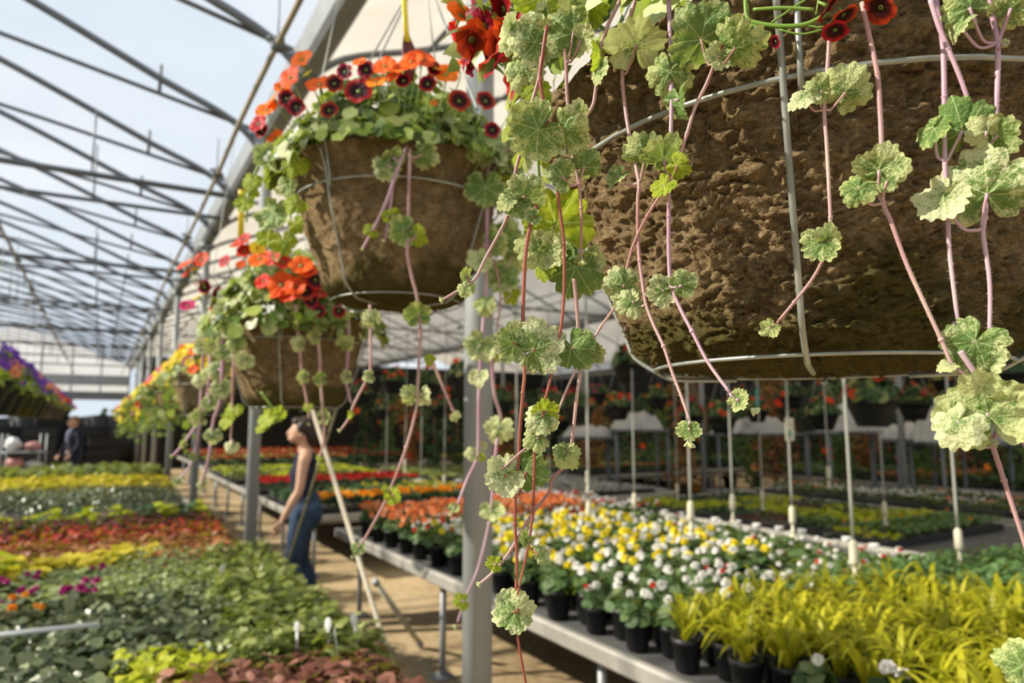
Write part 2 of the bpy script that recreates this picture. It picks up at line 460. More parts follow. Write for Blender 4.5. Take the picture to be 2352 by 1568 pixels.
LM = {
 'plug': leafmat('blue_green_leaves', (.028, .042, .016), (.115, .148, .058), (.28, .315, .155), trans=.2, rnd_obj=.25, rough=.35, spec=.5),
 'bush': leafmat('fresh_green_leaves', (.04, .06, .008), (.17, .21, .036), (.38, .405, .15), trans=.3, rnd_obj=.25, rough=.4, spec=.45),
 'pale': leafmat('pale_green_leaves', (.12, .16, .06), (.26, .31, .13), (.38, .42, .20), trans=.3, rnd_obj=.3),
 'lime': leafmat('lime_leaves', (.24, .32, .008), (.44, .48, .02), (.58, .56, .04), trans=.4, rnd_obj=.2),
 'gold': leafmat('golden_leaves', (.40, .33, .012), (.62, .50, .03), (.74, .60, .06), trans=.35, rnd_obj=.2),
 'bronze': leafmat('bronze_leaves', (.08, .02, .016), (.20, .072, .05), (.33, .15, .105), trans=.22, rnd_obj=.2),
 'rust': leafmat('rust_leaves', (.16, .04, .015), (.28, .09, .03), (.36, .15, .05), trans=.25, rnd_obj=.2),
 'red': leafmat('red_leaves', (.14, .006, .006), (.32, .018, .009), (.48, .045, .014), trans=.3, rnd_obj=.2),
 'wine': leafmat('wine_red_leaves', (.035, .003, .008), (.085, .006, .013), (.15, .010, .02), trans=.25, rnd_obj=.2),
 'dark': leafmat('dark_green_leaves', (.012, .035, .012), (.035, .085, .025), (.08, .14, .05), trans=.2, rnd_obj=.3),
 'begonia': leafmat('begonia_leaves', (.025, .06, .015), (.07, .13, .04), (.15, .2, .08), trans=.25, rnd_obj=.3),
 'grassy': leafmat('lime_grass_blades', (.22, .22, .006), (.40, .38, .010), (.54, .50, .03), trans=.4, rnd_obj=.2),
 'fern': leafmat('ferny_leaves', (.03, .09, .02), (.08, .16, .05), (.13, .22, .08), trans=.25, rnd_obj=.3),
 'trail': leafmat('trailing_leaves', (.12, .22, .03), (.34, .42, .12), (.58, .62, .32), trans=.35, rnd_obj=.15),
 'basket': leafmat('basket_leaves', (.035, .085, .010), (.16, .245, .03), (.42, .49, .10), trans=.35, rnd_obj=.1),
}
PM = {
 'white': petalmat('white_petals', (.72, .70, .66), (.86, .85, .80)),
 'pinkedge': petalmat('pink_edge_petals', (.55, .06, .08), (.8, .35, .35)),
 'yellow': petalmat('bright_yellow_petals', (.82, .64, .012), (.90, .80, .05)),
 'orange': petalmat('orange_begonia_petals', (.80, .18, .03), (.90, .34, .10)),
 'salmon': petalmat('salmon_begonia_petals', (.78, .30, .14), (.85, .48, .28)),
 'red': petalmat('scarlet_petals', (.42, .01, .012), (.68, .03, .02)),
 'magenta': petalmat('magenta_bed_petals', (.30, .01, .12), (.55, .03, .26)),
 'marigold': petalmat('marigold_petals', (.85, .26, .01), (.92, .46, .015)),
}
def bloom_set(spots, pm, r, n, seed, mi=0, mb=None):
    mb = mb or MB()
    for k, (x, y, z) in enumerate(spots): petalball(mb, (x, y, z), r * random.Random(seed + k).uniform(.8, 1.15), n, seed + k, mi)
    return mb

def potted(name, foliage_mat, fol, blooms, label, cat, group, pot=(.058, .046, .125), tall=0.0):
    """a small potted plant: Empty > pot (> soil), foliage, blossoms"""
    root = empty(name, (0, 0, 0), 0, label, cat, group)
    r1, r0, h = pot
    mb = MB(); mb.lathe([(r0 * .9, 0), (r0, .004), (r1 * .97, h * .82), (r1 * 1.06, h * .83), (r1 * 1.06, h), (r1 * .93, h), (r1 * .9, h * .86), (.001, h * .86)], (0, 0, 0), 14)
    p = mb.build('pot', M['black'], root)
    sb = MB(); sb.lathe([(.001, h * .84), (r1 * .9, h * .87), (.001, h * .9)], (0, 0, 0), 10); sb.build('soil', M['soil'], p)
    fb = MB(); fol(fb, h); fb.build('foliage', foliage_mat, root)
    for k, (bname, pm, mbf) in enumerate(blooms): mbf.build(bname, pm, root)
    return root

def bedplant(name, mat, fol, blooms=()):
    """a bedding plant: the foliage mesh is the thing, its blossoms are parts"""
    fb = MB(); fol(fb)
    o = fb.build(name, mat)
    for bname, pm, mbf in blooms: mbf.build(bname, pm, o)
    return o

def scatter(proto, places, label, cat, group):
    tag(proto, label, cat, group)
    for i, (p, rz, s) in enumerate(places):
        if i == 0:
            proto.location = p; proto.rotation_euler = (0, 0, rz); proto.scale = (s, s, s)
        else: dup(proto, p, rz, s)
# ------------------------------------------------------------------ the greenhouse
GX, GZ, BAY = 1.04, 3.92, 8.5
def struct(name, mb, mats, smooth=False, label=None):
    o = mb.build(name, mats, smooth=smooth); o['kind'] = 'structure'
    if label: o['label'] = label
    return o
def floor_mat():
    t = NT('trodden_floor'); co = t.coord()
    a = t.noise(.9, 4, .6, co); b = t.noise(14, 4, .65, co)
    c = t.ramp(t.math('ADD', t.math('MULTIPLY', a, .6), t.math('MULTIPLY', b, .4)), [(.34, (.22, .155, .085)), (.5, (.40, .30, .17)), (.66, (.54, .43, .28))])
    return t.done(t.bsdf(c, .9, .15, normal=t.bump(b, .3, .01)))
mb = MB(); mb.box((8, 22, -.06), (60, 70, .12)); struct('floor', mb, floor_mat())

ARCH = [(0, 3.82), (.10, 3.94), (.24, 4.05), (.46, 4.15), (.76, 4.26), (1.46, 4.56), (2.2, 4.86), (3.0, 5.13), (3.7, 5.30), (4.25, 5.36)]
def arch(x0, sgn, lift=0.0):
    """points of one roof bow, from the gutter at x0 over the ridge to the next gutter"""
    pr = [(u, z + lift) for u, z in ARCH] + [(BAY - u, z + lift) for u, z in ARCH[-2::-1]]
    return [(x0 + sgn * u, z) for u, z in pr]
def film(name, tr, tcol, scat):
    t = NT(name)
    tb = t.n('ShaderNodeBsdfTransparent'); tb.inputs[0].default_value = (*tcol, 1)
    a = t.mixsh(.5, t.bsdf(scat, .6, .3), t.transl(scat))
    return t.done(t.mixsh(tr, a, tb.outputs[0]))
CLEAR = film('clear_roof_film', .93, (.97, .985, 1), (.8, .84, .9))
def whitewash():
    t = NT('whitewashed_roof_film'); co = t.coord()
    n = t.noise(1.1, 4, .6, co)
    c = t.ramp(n, [(.3, (.55, .51, .45)), (.7, (.68, .65, .59))])
    return t.done(t.mixsh(.5, t.bsdf(c, .7, .2), t.transl(c)))
WHITE = whitewash()
Y0, Y1 = -3.0, 34.0
def sheet(name, pts, mat, y0=Y0, y1=Y1):
    mb = MB(); vs = []
    for x, z in pts: vs += [V((x, y0, z)), V((x, y1, z))]
    mb.add(vs, [(2 * i, 2 * i + 1, 2 * i + 3, 2 * i + 2) for i in range(len(pts) - 1)])
    return struct(name, mb, mat, True)
sheet('ceiling_clear_film', arch(GX, -1, .05), CLEAR)
sheet('ceiling_white_film', arch(GX, 1, .05), WHITE)
sheet('ceiling_white_film', arch(GX + BAY, 1, .05), WHITE)
# roof bows, struts and chords, each a member of its own
bow_src = {}
def bow(x0, sgn, y, r=.030):
    key = (x0, sgn)
    if key not in bow_src:
        mb = MB(); mb.tube(spline([(x, 0, z) for x, z in arch(x0, sgn)], 2), r, 8)
        bow_src[key] = mb.mesh('roof_bow', M['bow'])
    o = link(bpy.data.objects.new('roof_bow', bow_src[key])); o.location = (0, y, 0)
    tag(o, 'curved steel roof bow spanning the greenhouse bay', kind='structure', group='roof bows')
strut_src = []
def strut(y):
    if not strut_src:
        mb = MB(); mb.tube([(GX - .02, 0, 4.02), (-.59, 0, 4.32), (-3.21, 0, 4.78), (-5.83, 0, 4.32), (GX - BAY + .02, 0, 4.02)], .018, 6)
        for u in (.25, -1.5, -4.9, -6.7):
            mb.tube([(u, 0, 4.17 if u > 0 or u < -6 else 4.45), (u, 0, 4.4 if u > 0 or u < -6 else 4.75)], .014, 6)
        strut_src.append(mb.mesh('roof_strut', M['bow']))
    o = link(bpy.data.objects.new('roof_strut', strut_src[0])); o.location = (0, y + .03, 0)
    tag(o, 'thin steel scissor strut beneath a roof bow', kind='structure', group='roof struts')
ys = [5.76 + 1.42 * k for k in range(-6, 20)]
for y in ys:
    bow(GX, -1, y); strut(y)
    bow(GX, 1, y, .024)
for y in ys[::2]: bow(GX + BAY, 1, y, .024)
def chord(x0, x1, y, z, r):
    mb = MB(); mb.tube([(x0, y, z), (x1, y, z)], r, 8)
    k = int(abs(x1 - x0) / 1.4)
    for i in range(1, k + 1):
        x = x0 + (x1 - x0) * i / (k + 1)
        mb.tube([(x, y, z), (x, y, z + .55)], .008, 5)
    o = struct('roof_chord', mb, M['bow'], True)
    tag(o, 'horizontal steel tie chord crossing the greenhouse bay', group='roof chords')
for k in range(7):
    y = 6.4 + 3.66 * k
    chord(GX, GX - BAY, y, 3.62, .026); chord(GX, GX - BAY, y + 1.05, 3.70, .02)
    chord(GX, GX + BAY, y, 3.60, .022)
# purlins of the white roof, lengthwise
for u, z in [(.76, 4.15), (2.2, 4.80), (3.7, 5.26), (5.5, 4.98), (7.2, 4.35)]:
    mb = MB(); mb.tube([(GX + u, Y0, z), (GX + u, Y1, z)], .016, 6)
    tag(struct('roof_purlin', mb, M['bow'], True), 'lengthwise purlin under the white roof film', group='roof purlins')
# gutters
for gx in (GX, GX + BAY, GX - BAY):
    mb = MB()
    pr = [(-.10, .10), (-.075, -.04), (-.045, -.07), (.045, -.07), (.075, -.04), (.10, .10), (.085, .10), (.06, -.03), (-.06, -.03), (-.085, .10)]
    vs = [V((gx + a, y, GZ + b)) for y in (Y0, Y1) for a, b in pr]; n = len(pr)
    mb.add(vs, [(i, (i + 1) % n, n + (i + 1) % n, n + i) for i in range(n)] + [tuple(range(n)), tuple(range(2 * n - 1, n - 1, -1))])
    struct('gutter', mb, M['steel'], label='galvanised rain gutter between two roof bays')
# end walls
def wallmat(name, c, tr):
    t = NT(name); n = t.noise(.8, 3, .5, t.coord()); cc = t.mix(n, tuple(x * .8 for x in c), c)
    return t.done(t.mixsh(tr, t.bsdf(cc, .7, .2), t.transl(cc)))
EW = wallmat('end_wall_panels', (.82, .84, .86), .6)
mb = MB()
a = arch(GX, -1, .04); vs = [V((x, 34.0, z)) for x, z in a] + [V((x, 34.0, 2.6)) for x, z in a]; n = len(a)
mb.add(vs, [(i, i + 1, n + i + 1, n + i) for i in range(n - 1)]); struct('wall_far', mb, EW)
for x in [GX - BAY + 1.06 * k for k in range(9)]:
    mb = MB(); mb.box((x, 33.94, 3.75), (.05, .06, 2.2)); tag(struct('wall_far_mullion', mb, M['bow']), 'vertical mullion of the far end wall', group='end wall mullions')
mb = MB(); mb.bbox((-3.2, 33.85, 3.38), (8.4, .14, .42), .02); struct('trim_1', mb, M['steel'], label='wide grey header beam across the far end wall')
mb = MB(); mb.bbox((-3.2, 33.8, 2.72), (8.4, .22, .34), .02); struct('trim_2', mb, M['bow'], label='dark lower header above the far opening')
DW = wallmat('shade_painted_wall', (.016, .015, .012), .06)  # near-black wall colour paints in the shade of the far bays
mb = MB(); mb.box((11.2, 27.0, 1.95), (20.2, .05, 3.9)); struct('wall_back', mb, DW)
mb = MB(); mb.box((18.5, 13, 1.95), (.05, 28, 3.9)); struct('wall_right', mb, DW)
mb = MB(); mb.box((GX - BAY - .03, 15.5, 1.84), (.04, 37, 3.68)); struct('wall_left', mb, EW)

# posts along the gutter lines
def post(x, y, lab, r=.047, top=GZ - .07):
    t = empty('steel_post', (x, y, 0), 0, lab, 'post')
    mb = MB(); mb.tube([(x, y, 0), (x, y, top)], r, 20); mb.build('pole', M['post'], t, (x, y, 0))
    mb = MB(); mb.bbox((x, y, .011), (.18, .18, .02), .004); mb.tube([(x, y, .02), (x, y, .10)], r + .008, 20); mb.build('base_plate', M['steel'], t, (x, y, 0))
    mb = MB(); mb.bbox((x, y, top - .03), (.16, .12, .06), .01); mb.build('saddle', M['steel'], t, (x, y, 0))
ORD = ['nearest', 'second', 'third', 'fourth', 'fifth', 'sixth', 'seventh', 'eighth', 'ninth', 'tenth', 'eleventh', 'twelfth']
for k in range(8):
    post(GX + (.0 if k else .0), 1.94 + 3.66 * k, '%s grey steel post of the row beside the flower aisle' % ORD[k])
for k in range(5):
    post(GX + BAY, 1.74 + 3.66 * k, '%s dark steel post of the row beyond the right benches' % ORD[k], .045)

# pipes the baskets hang from
def hangpipe(name, x, z, lab, mat, r=.014, wob=0):
    t = empty(name, (x, 0, z), 0, lab, 'pipe')
    pts = [(x + wob * noise.noise(V((y * .9, x, 0))), y, z + wob * noise.noise(V((y * 1.1, 5, x)))) for y in [Y0 + .5 * i for i in range(73)]]
    mb = MB(); mb.tube(pts, r, 8); mb.build('pipe', mat, t, (x, 0, z))
    for i in range(12):
        y = 1.3 + 2.1 * i
        mb = MB(); mb.tube([(x - .05, y, z + .02), (x, y, z + .03), (x + .05, y, z - .02)], .012, 6); mb.box((x, y, z), (.05, .05, .06), 0, .3)
        mb.tube([(x, y, z + .02), (x, y, z + .28)], .004, 5)
        mb.build('clamp', M['bow'], t, (x, 0, z))
hangpipe('basket_pipe', .66, 3.50, 'beige hanging pipe carrying the row of fibre baskets', M['conduit'], .016, .02)
hangpipe('basket_pipe', -.94, 3.50, 'beige hanging pipe carrying the far left row of black baskets', M['conduit'], .015, .015)
for x, w in ((3.05, 'nearest the front bench edge'), (3.97, 'over the back of the begonia bench'), (5.9, 'over the low green bench')):
    hangpipe('irrigation_pipe', x, 3.42, 'grey overhead irrigation pipe %s' % w, M['tubeg'], .012)
# ------------------------------------------------------------------ benches
def bench(name, x0, x1, y0, y1, z, label, leg_dy=1.32, rail=.075, braces=False, railmat='alu'):
    t = empty(name, (x0, y0, 0), 0, label, 'bench')
    B = (x0, y0, 0)
    mb = MB(); mb.box(((x0 + x1) / 2, (y0 + y1) / 2, z - .015), (x1 - x0 - .04, y1 - y0 - .04, .02)); mb.build('bench_top', M['mesh'], t, B, False)
    for nm, c, sz in (('front_rail', (x0, (y0 + y1) / 2, z - .01), (.045, y1 - y0 + .05, rail)), ('back_rail', (x1, (y0 + y1) / 2, z - .01), (.045, y1 - y0 + .05, rail)),
                      ('end_rail', ((x0 + x1) / 2, y0, z - .011), (x1 - x0 - .05, .045, rail - .004)), ('end_rail', ((x0 + x1) / 2, y1, z - .011), (x1 - x0 - .05, .045, rail - .004))):
        mb = MB(); mb.bbox(c, sz, .01); mb.build(nm, M[railmat], t, B, False)
    n = max(2, int((y1 - y0) / leg_dy) + 1)
    for i in range(n):
        y = y0 + .12 + (y1 - y0 - .24) * i / (n - 1)
        for x in (x0 + .16, x1 - .16):
            mb = MB(); mb.tube([(x, y, 0), (x, y, z - .05)], .021, 10); mb.bbox((x, y, .008), (.12, .12, .016), .003)
            mb.build('leg', M['steel'], t, B)
        mb = MB(); mb.tube([(x0 + .1, y, z - .07), (x1 - .1, y, z - .07)], .02, 8); mb.build('cross_bar', M['steel'], t, B)
    return t

L1 = (-2.1, .975, 2.02, 14.9, .63)
R1 = (1.80, 4.86, .75, 5.86, .68)
bench('growing_bench', *L1, 'long low bench of bedding plants on the left, under the hanging baskets')
bench('growing_bench', *R1, 'wide metal bench of potted begonias in front of the steel post', 1.3)
bench('growing_bench', 1.85, 4.55, 7.25, 14.5, .62, 'bench of orange marigolds behind the standing woman')
bench('growing_bench', 4.75, 6.95, 7.15, 13.2, .62, 'bench of white seedling trays behind the begonia bench')
bench('growing_bench', 5.35, 7.6, 2.35, 6.9, .60, 'low bench of yellow-green seedlings right behind the begonia bench')
bench('growing_bench', 8.0, 9.3, 1.6, 7.0, .60, 'bench of white flowering trays beside the far steel posts')
bench('growing_bench', 7.5, 10.4, 10.0, 17, .62, 'bench of green and orange trays far behind the white seedling trays')
bench('growing_bench', 10.9, 13.3, 2.5, 9.2, .62, 'bench of dark green trays beyond the far steel posts')
bench('growing_bench', 10.9, 13.6, 10.2, 18, .62, 'farthest bench of green trays against the wall coloured dark for shade')
bench('growing_bench', 2.0, 7.0, 15.5, 22, .62, 'bench of red flowers far behind the marigold bench')

# ------------------------------------------------------------------ begonia bench: potted plants in rows
def beg_fol(seed, n=26, rad=.06, h=.07):
    return lambda mb, z: mound(mb, (0, 0, z + .005), n, rad, h, .029, 'round', seed, fill=.3)
def spots(seed, n, rad, z0, z1):
    r_ = random.Random(seed)
    return [(rad * sqrt(r_.random()) * cos(a), rad * sqrt(r_.random()) * sin(a), r_.uniform(z0, z1)) for a in [i * 2.4 + r_.random() for i in range(n)]]
def zone(x, y):
    """which crop stands at this place on the begonia bench"""
    if y < 2.02 and x < 3.05 + .35 * sin(y * 5): return 'grass' if x > 1.93 else 'white'
    if y < 2.15 and x > 2.9: return 'fern'
    if y > 4.62 + .12 * (x - 1.8): return 'orange' if x < 3.7 else 'redmix'
    if y > 4.28 + .1 * (x - 1.8): return 'redmix'
    if x < 3.3 + .12 * (y - 2.7) and y > 2.72 - .12 * (x - 2.2): return 'yellow'
    return 'white' if x < 2.75 else 'whitefar'
places = {}
r_ = random.Random(5)
sp = .152
i = 0
y = R1[2] + .12
while y < R1[3] - .08:
    x = R1[0] + .135 + (sp / 2 if i % 2 else 0)
    while x < (4.2 if y > 2.1 else 4.7):
        if x < 2.62 * y + .5 and not (x > 2.6 and y < .95):
            places.setdefault(zone(x + r_.uniform(-.1, .1), y + r_.uniform(-.08, .08)), []).append(((x + r_.uniform(-.012, .012), y + r_.uniform(-.012, .012), R1[4]), r_.uniform(0, 6.28), r_.uniform(.92, 1.1)))
        x += sp
    y += sp * .9; i += 1
PROT = {}
def proto_sets(kind, sets, label, cat, group):
    """several look-alike plants share one crop: split the places between the shape variants"""
    pl = places.get(kind, []); rr = random.Random(len(pl)); rr.shuffle(pl); n = len(sets)
    for j, o in enumerate(sets):
        sub = pl[j::n]
        if sub: scatter(o, sub, label, cat, group)
        else: 
            for ch in kids(o): bpy.data.objects.remove(ch)
            bpy.data.objects.remove(o)
GR = 'potted begonias on the wide metal bench'
proto_sets('white', [potted('white_begonia', LM['begonia'], beg_fol(20 + k), [
    ('white_blossoms', [PM['white'], PM['pinkedge']], (lambda m: m)(bloom_set(spots(30 + k, 1 + k % 3, .06, .185, .225), None, .029, 9, 40 + k)))] +
    ([('red_blossom', PM['red'], bloom_set(spots(60 + k, 1, .06, .20, .22), None, .018, 7, 61))] if k == 1 else []), '', 'plant', GR) for k in range(4)],
    'white flowering begonia in a black pot at the front of the metal bench', 'potted plant', 'white begonias on the metal bench')
proto_sets('whitefar', [potted('sparse_begonia', LM['begonia'], beg_fol(120 + k, 34, .075, .05), [
    ('white_blossoms', PM['white'], bloom_set(spots(130 + k, 1, .07, .13, .155), None, .023, 7, 140 + k))] +
    ([('red_blossom', PM['red'], bloom_set(spots(160 + k, 1, .05, .14, .16), None, .022, 7, 161))] if k == 3 else []), '', 'plant', GR, (.058, .048, .08)) for k in range(5)],
    'dark-leaved begonia with few white flowers towards the back of the metal bench', 'potted plant', 'sparsely flowering begonias')
proto_sets('yellow', [potted('yellow_begonia', LM['begonia'], beg_fol(220 + k), [
    ('white_blossoms', PM['white'], bloom_set(spots(230 + k, 1 + k % 2, .07, .19, .23), None, .030, 8, 240 + k)),
    ('yellow_blossoms', PM['yellow'], bloom_set(spots(250 + k, 1 + k // 3, .065, .205, .24), None, .036, 10, 260 + k))], '', 'plant', GR) for k in range(4)],
    'yellow and white flowering begonia in the middle of the metal bench', 'potted plant', 'yellow and white begonias')
proto_sets('orange', [potted('orange_begonia', LM['begonia'], beg_fol(320 + k), [
    ('orange_blossoms', PM['orange'], bloom_set(spots(330 + k, 3, .07, .195, .235), None, .030, 9, 340 + k)),
    ('salmon_blossoms', PM['salmon'], bloom_set(spots(350 + k, 3, .075, .19, .23), None, .026, 8, 360 + k))], '', 'plant', GR) for k in range(3)],
    'orange and salmon begonia at the far end of the metal bench', 'potted plant', 'orange begonias on the metal bench')
proto_sets('redmix', [potted('red_begonia', LM['begonia'], beg_fol(420 + k), [
    ('white_blossoms', PM['white'], bloom_set(spots(430 + k, 3, .07, .19, .23), None, .018, 8, 440 + k))] +
    ([('red_blossoms', PM['red'], bloom_set(spots(450 + k, 2, .06, .195, .23), None, .022, 8, 460 + k))] if k != 2 else []), '', 'plant', GR) for k in range(3)],
    'red and white begonia between the orange and yellow ones on the metal bench', 'potted plant', 'red and white begonias')
def grass_fol(seed):
    def f(mb, z):
        rr = random.Random(seed)
        for k in range(20):
            a = rr.uniform(0, 6.28); l = rr.uniform(.17, .30); out = rr.uniform(.35, .95); wd = rr.uniform(.007, .012)
            pts = []; d = V((cos(a), sin(a), 0)); side = V((-sin(a), cos(a), 0))
            for q in range(8):
                t = q / 7
                pts.append(V((0, 0, z - .01)) + d * (l * out * t ** 1.25 + .012) + V((0, 0, l * (1.25 * t - .95 * out * t * t - .25 * t ** 3))))
            vs = []
            for q, p in enumerate(pts):
                ww = wd * (1 - (q / 7) ** 2.2) + .0006
                vs += [p - side * ww, p + V((0, 0, -.25 * ww)), p + side * ww]
            mb.add(vs, [(3 * q + e, 3 * q + e + 1, 3 * q + e + 4, 3 * q + e + 3) for q in range(7) for e in (0, 1)])
    return f
proto_sets('grass', [potted('arching_grass_plant', LM['grassy'], grass_fol(500 + k), [], '', 'plant', GR) for k in range(5)],
    'lime-yellow arching grass in a black pot at the near corner of the metal bench', 'potted plant', 'lime-yellow grasses on the metal bench')
proto_sets('fern', [potted('ferny_plant', LM['fern'], (lambda s: (lambda mb, z: mound(mb, (0, 0, z), 70, .11, .11, .045, 'lance', s, fill=.2)))(600 + k), [], '', 'plant', GR) for k in range(3)],
    'feathery dark green plant behind the lime-yellow grass', 'potted plant', 'feathery green plants')

# ------------------------------------------------------------------ left bench: bands of bedding plants
def band(kind, protos, y0, y1, x0, x1, s, label, group, z=L1[4], jit=.2, slant=0.0, keep=None, zs=1.0, cap=300):
    pl = []; rr = random.Random(kind + str(y0)); k = 0; q = 1 if y0 < 4 or y0 > 9 else (.955 if y0 < 5.5 else .885)
    yy = y0
    while yy < y1:
        xx = x0 + (s / 2 if k % 2 else 0)
        while xx < x1:
            if xx > -.135 * yy - .25 and (keep is None or keep(xx, yy)):
                pl.append(((xx + rr.uniform(-jit, jit) * s, (yy + rr.uniform(-jit, jit) * s) * q, z), rr.uniform(0, 6.28), rr.uniform(.85, 1.15) * zs))
            xx += s
        yy += s * .9; k += 1
    rr.shuffle(pl)
    pl = pl[:cap]
    for j, o in enumerate(protos):
        sub = pl[j::len(protos)]
        if sub: scatter(o, sub, label, 'bedding plant', group)
def BP(name, mat, n, rad, h, ls, style, seed, blooms=(), **kw):
    return bedplant(name, LM[mat], lambda mb: mound(mb, (0, 0, .02), n, rad, h, ls, style, seed, **kw), blooms)
XA, XB = -2.0, .93
# nearest: bronze plants along the lower edge
def near_bronze(x, y): return x > .22 and y < 2.80 - .45 * max(0, x - .6)
def lime_patch(x, y): return (.10 < x < .46 and 2.80 <= y < 3.16 - .4 * abs(x - .33)) or (2.5 < y <= 2.8 and .02 < x <= .22)
band('bronze', [BP('bronze_coleus', 'bronze', 34, .095, .11, .06, 'pointed', 700 + k, fill=.3) for k in range(3)], 2.12, 2.86, .2, XB + .03, .11, 'bronze-red leafy plant along the near edge of the left bench', 'bronze plants on the left bench', keep=near_bronze)
band('lime', [BP('lime_coleus', 'lime', 26, .085, .10, .06, 'pointed', 710 + k) for k in range(2)], 2.45, 3.2, .0, .5, .10, 'lime-yellow leafy plant in the small patch among green plants near the bench corner', 'lime patch on the left bench', keep=lime_patch)
def plug_keep(x, y): return not near_bronze(x, y) and not lime_patch(x, y) and x < .52 + .06 * (y - 3)
band('plug', [BP('bedding_seedling', 'plug', 40, .08, .085, .026, 'round', 720 + k, fill=.3) for k in range(4)], 2.12, 4.25, XA, .7, .115, 'blue-green seedling in the large near patch of the left bench', 'blue-green seedlings', keep=plug_keep)
band('bush', [BP('bushy_bedding_plant', 'bush', 110, .10, .17, .021, 'round', 740 + k, fill=.2) for k in range(4)], 2.62, 4.9, .3, XB + .05, .12, 'bushy fresh green plant along the aisle edge of the left bench', 'green bushes along the aisle', keep=lambda x, y: not near_bronze(x, y) and x >= .52 + .06 * (y - 3) and not lime_patch(x, y))
band('pale', [BP('pale_bedding_plant', 'pale', 40, .095, .12, .03, 'pointed', 750 + k) for k in range(2)], 4.3, 5.75, .12, XB + .03, .135, 'pale green plant beside the yellow plants on the left bench', 'pale green plants', keep=lambda x, y: y > 4.9 or x < .52 + .06 * (y - 3))
# flowering seedlings: magenta and orange
def mag(seed): return [('magenta_flower', PM['magenta'], bloom_set(spots(seed, 3, .05, .085, .11), None, .026, 7, seed))]
def ora(seed): return [('orange_flower', PM['marigold'] if seed % 2 else PM['orange'], bloom_set(spots(seed, 2, .04, .085, .11), None, .028, 7, seed))]
PM['orange'] = petalmat('flame_orange_petals', (.80, .08, .01), (.88, .18, .02))
band('mag', [BP('flowering_seedling', 'plug', 24, .075, .08, .032, 'round', 760, mag(761)), BP('flowering_seedling', 'plug', 24, .075, .08, .032, 'round', 762, mag(766))], 4.5, 5.15, XA, .1, .17, 'magenta flowering plant in the middle of the left bench', 'magenta flowers on the left bench', keep=lambda x, y: noise.noise(V((x * 3, y * 3, 0))) > -.1)
band('mag2', [BP('flowering_seedling', 'plug', 24, .075, .08, .032, 'round', 768, mag(769))], 4.5, 4.6, -.06, .02, .2, 'lone magenta flowering plant between green seedlings on the left bench', 'lone magenta plant')
band('ora', [BP('flowering_seedling', 'plug', 24, .075, .08, .032, 'round', 770, ora(773))], 4.12, 4.45, XA, -.15, .17, 'orange flowering plant in front of the magenta ones on the left bench', 'orange flowers on the left bench')
band('plugb', [BP('bedding_seedling', 'pale', 36, .08, .08, .027, 'round', 730 + k, fill=.3) for k in range(2)], 4.3, 5.5, XA, .12, .13, 'grey-green seedling among the magenta flowers', 'grey-green seedlings among the flowers', keep=lambda x, y: True)
# bands across the bench, further and further away
band('gold', [BP('golden_bedding_plant', 'gold', 40, .10, .12, .035, 'round', 780 + k) for k in range(2)], 5.55, 6.35, -.75, .42, .15, 'golden yellow plant in the yellow strip of the left bench', 'golden strip', keep=lambda x, y: y < 5.75 + .55 * (x + .75) and y > 5.5 + .35 * (x + .75))
band('lime2', [BP('lime_bedding_plant', 'lime', 40, .10, .13, .04, 'round', 790)], 5.65, 6.3, XA, -.42, .15, 'lime green plant at the left of the golden strip', 'lime strip left of the golden plants', keep=lambda x, y: x < -.42)
band('rust', [BP('rust_bedding_plant', 'rust', 36, .10, .12, .045, 'pointed', 800 + k) for k in range(2)], 5.75, 6.75, -.7, XB, .15, 'rust-brown leafy plant behind the golden strip', 'rust-brown strip', keep=lambda x, y: y > 5.8 + .42 * (x + .75) or x > .42)
band('red', [BP('red_bedding_plant', 'red', 40, .11, .14, .045, 'pointed', 810 + k) for k in range(2)], 6.75, 7.35, -.75, XB, .16, 'red leafy plant in the red strip of the left bench', 'red strip', keep=lambda x, y: True)
band('wine0', [BP('wine_red_plant', 'wine', 40, .11, .14, .045, 'pointed', 818)], 6.5, 7.2, XA, -.75, .16, 'wine-red plant at the left end of the red strip', 'wine-red plants left of the red strip')
band('wine', [BP('wine_red_plant', 'wine', 44, .12, .16, .05, 'pointed', 820 + k) for k in range(2)], 7.4, 8.05, -.8, XB, .16, 'wine-red plant directly behind the red strip', 'wine-red strip')
band('gold2', [BP('golden_bedding_plant', 'gold', 40, .10, .10, .035, 'round', 826)], 7.3, 7.8, XA, -.62, .17, 'yellow plant at the left end behind the wine-red ones', 'yellow plants left of the wine-red strip')
band('olive', [BP('speckled_bedding_plant', 'lime', 30, .10, .16, .035, 'round', 830), BP('speckled_bedding_plant', 'dark', 34, .10, .14, .035, 'round', 831)], 8.0, 8.6, -1.0, XB, .18, 'plant of the speckled lime and dark strip behind the wine-red strip', 'speckled strip')
band('lime3', [BP('lime_bedding_plant', 'lime', 40, .11, .13, .04, 'round', 838)], 7.95, 8.9, XA, -.98, .18, 'lime green plant left of the speckled strip', 'lime strip left of the speckled plants')
band('wine3', [BP('wine_red_plant', 'wine', 40, .11, .13, .045, 'pointed', 840)], 8.65, 8.95, XA, XB, .17, 'wine-red plant of the thin strip in front of the bluish green field', 'thin wine-red strip')
band('field', [BP('bluish_bedding_plant', 'plug', 36, .12, .17, .05, 'lance', 850 + k) for k in range(2)], 9.01, 10.6, XA, XB, .21, 'bluish green plant in the broad far field of the left bench', 'bluish green field')
band('gold4', [BP('golden_bedding_plant', 'gold', 36, .12, .17, .04, 'round', 860)], 10.7, 12.6, XA, XB, .22, 'yellow plant of the broad far strip', 'far yellow strip')
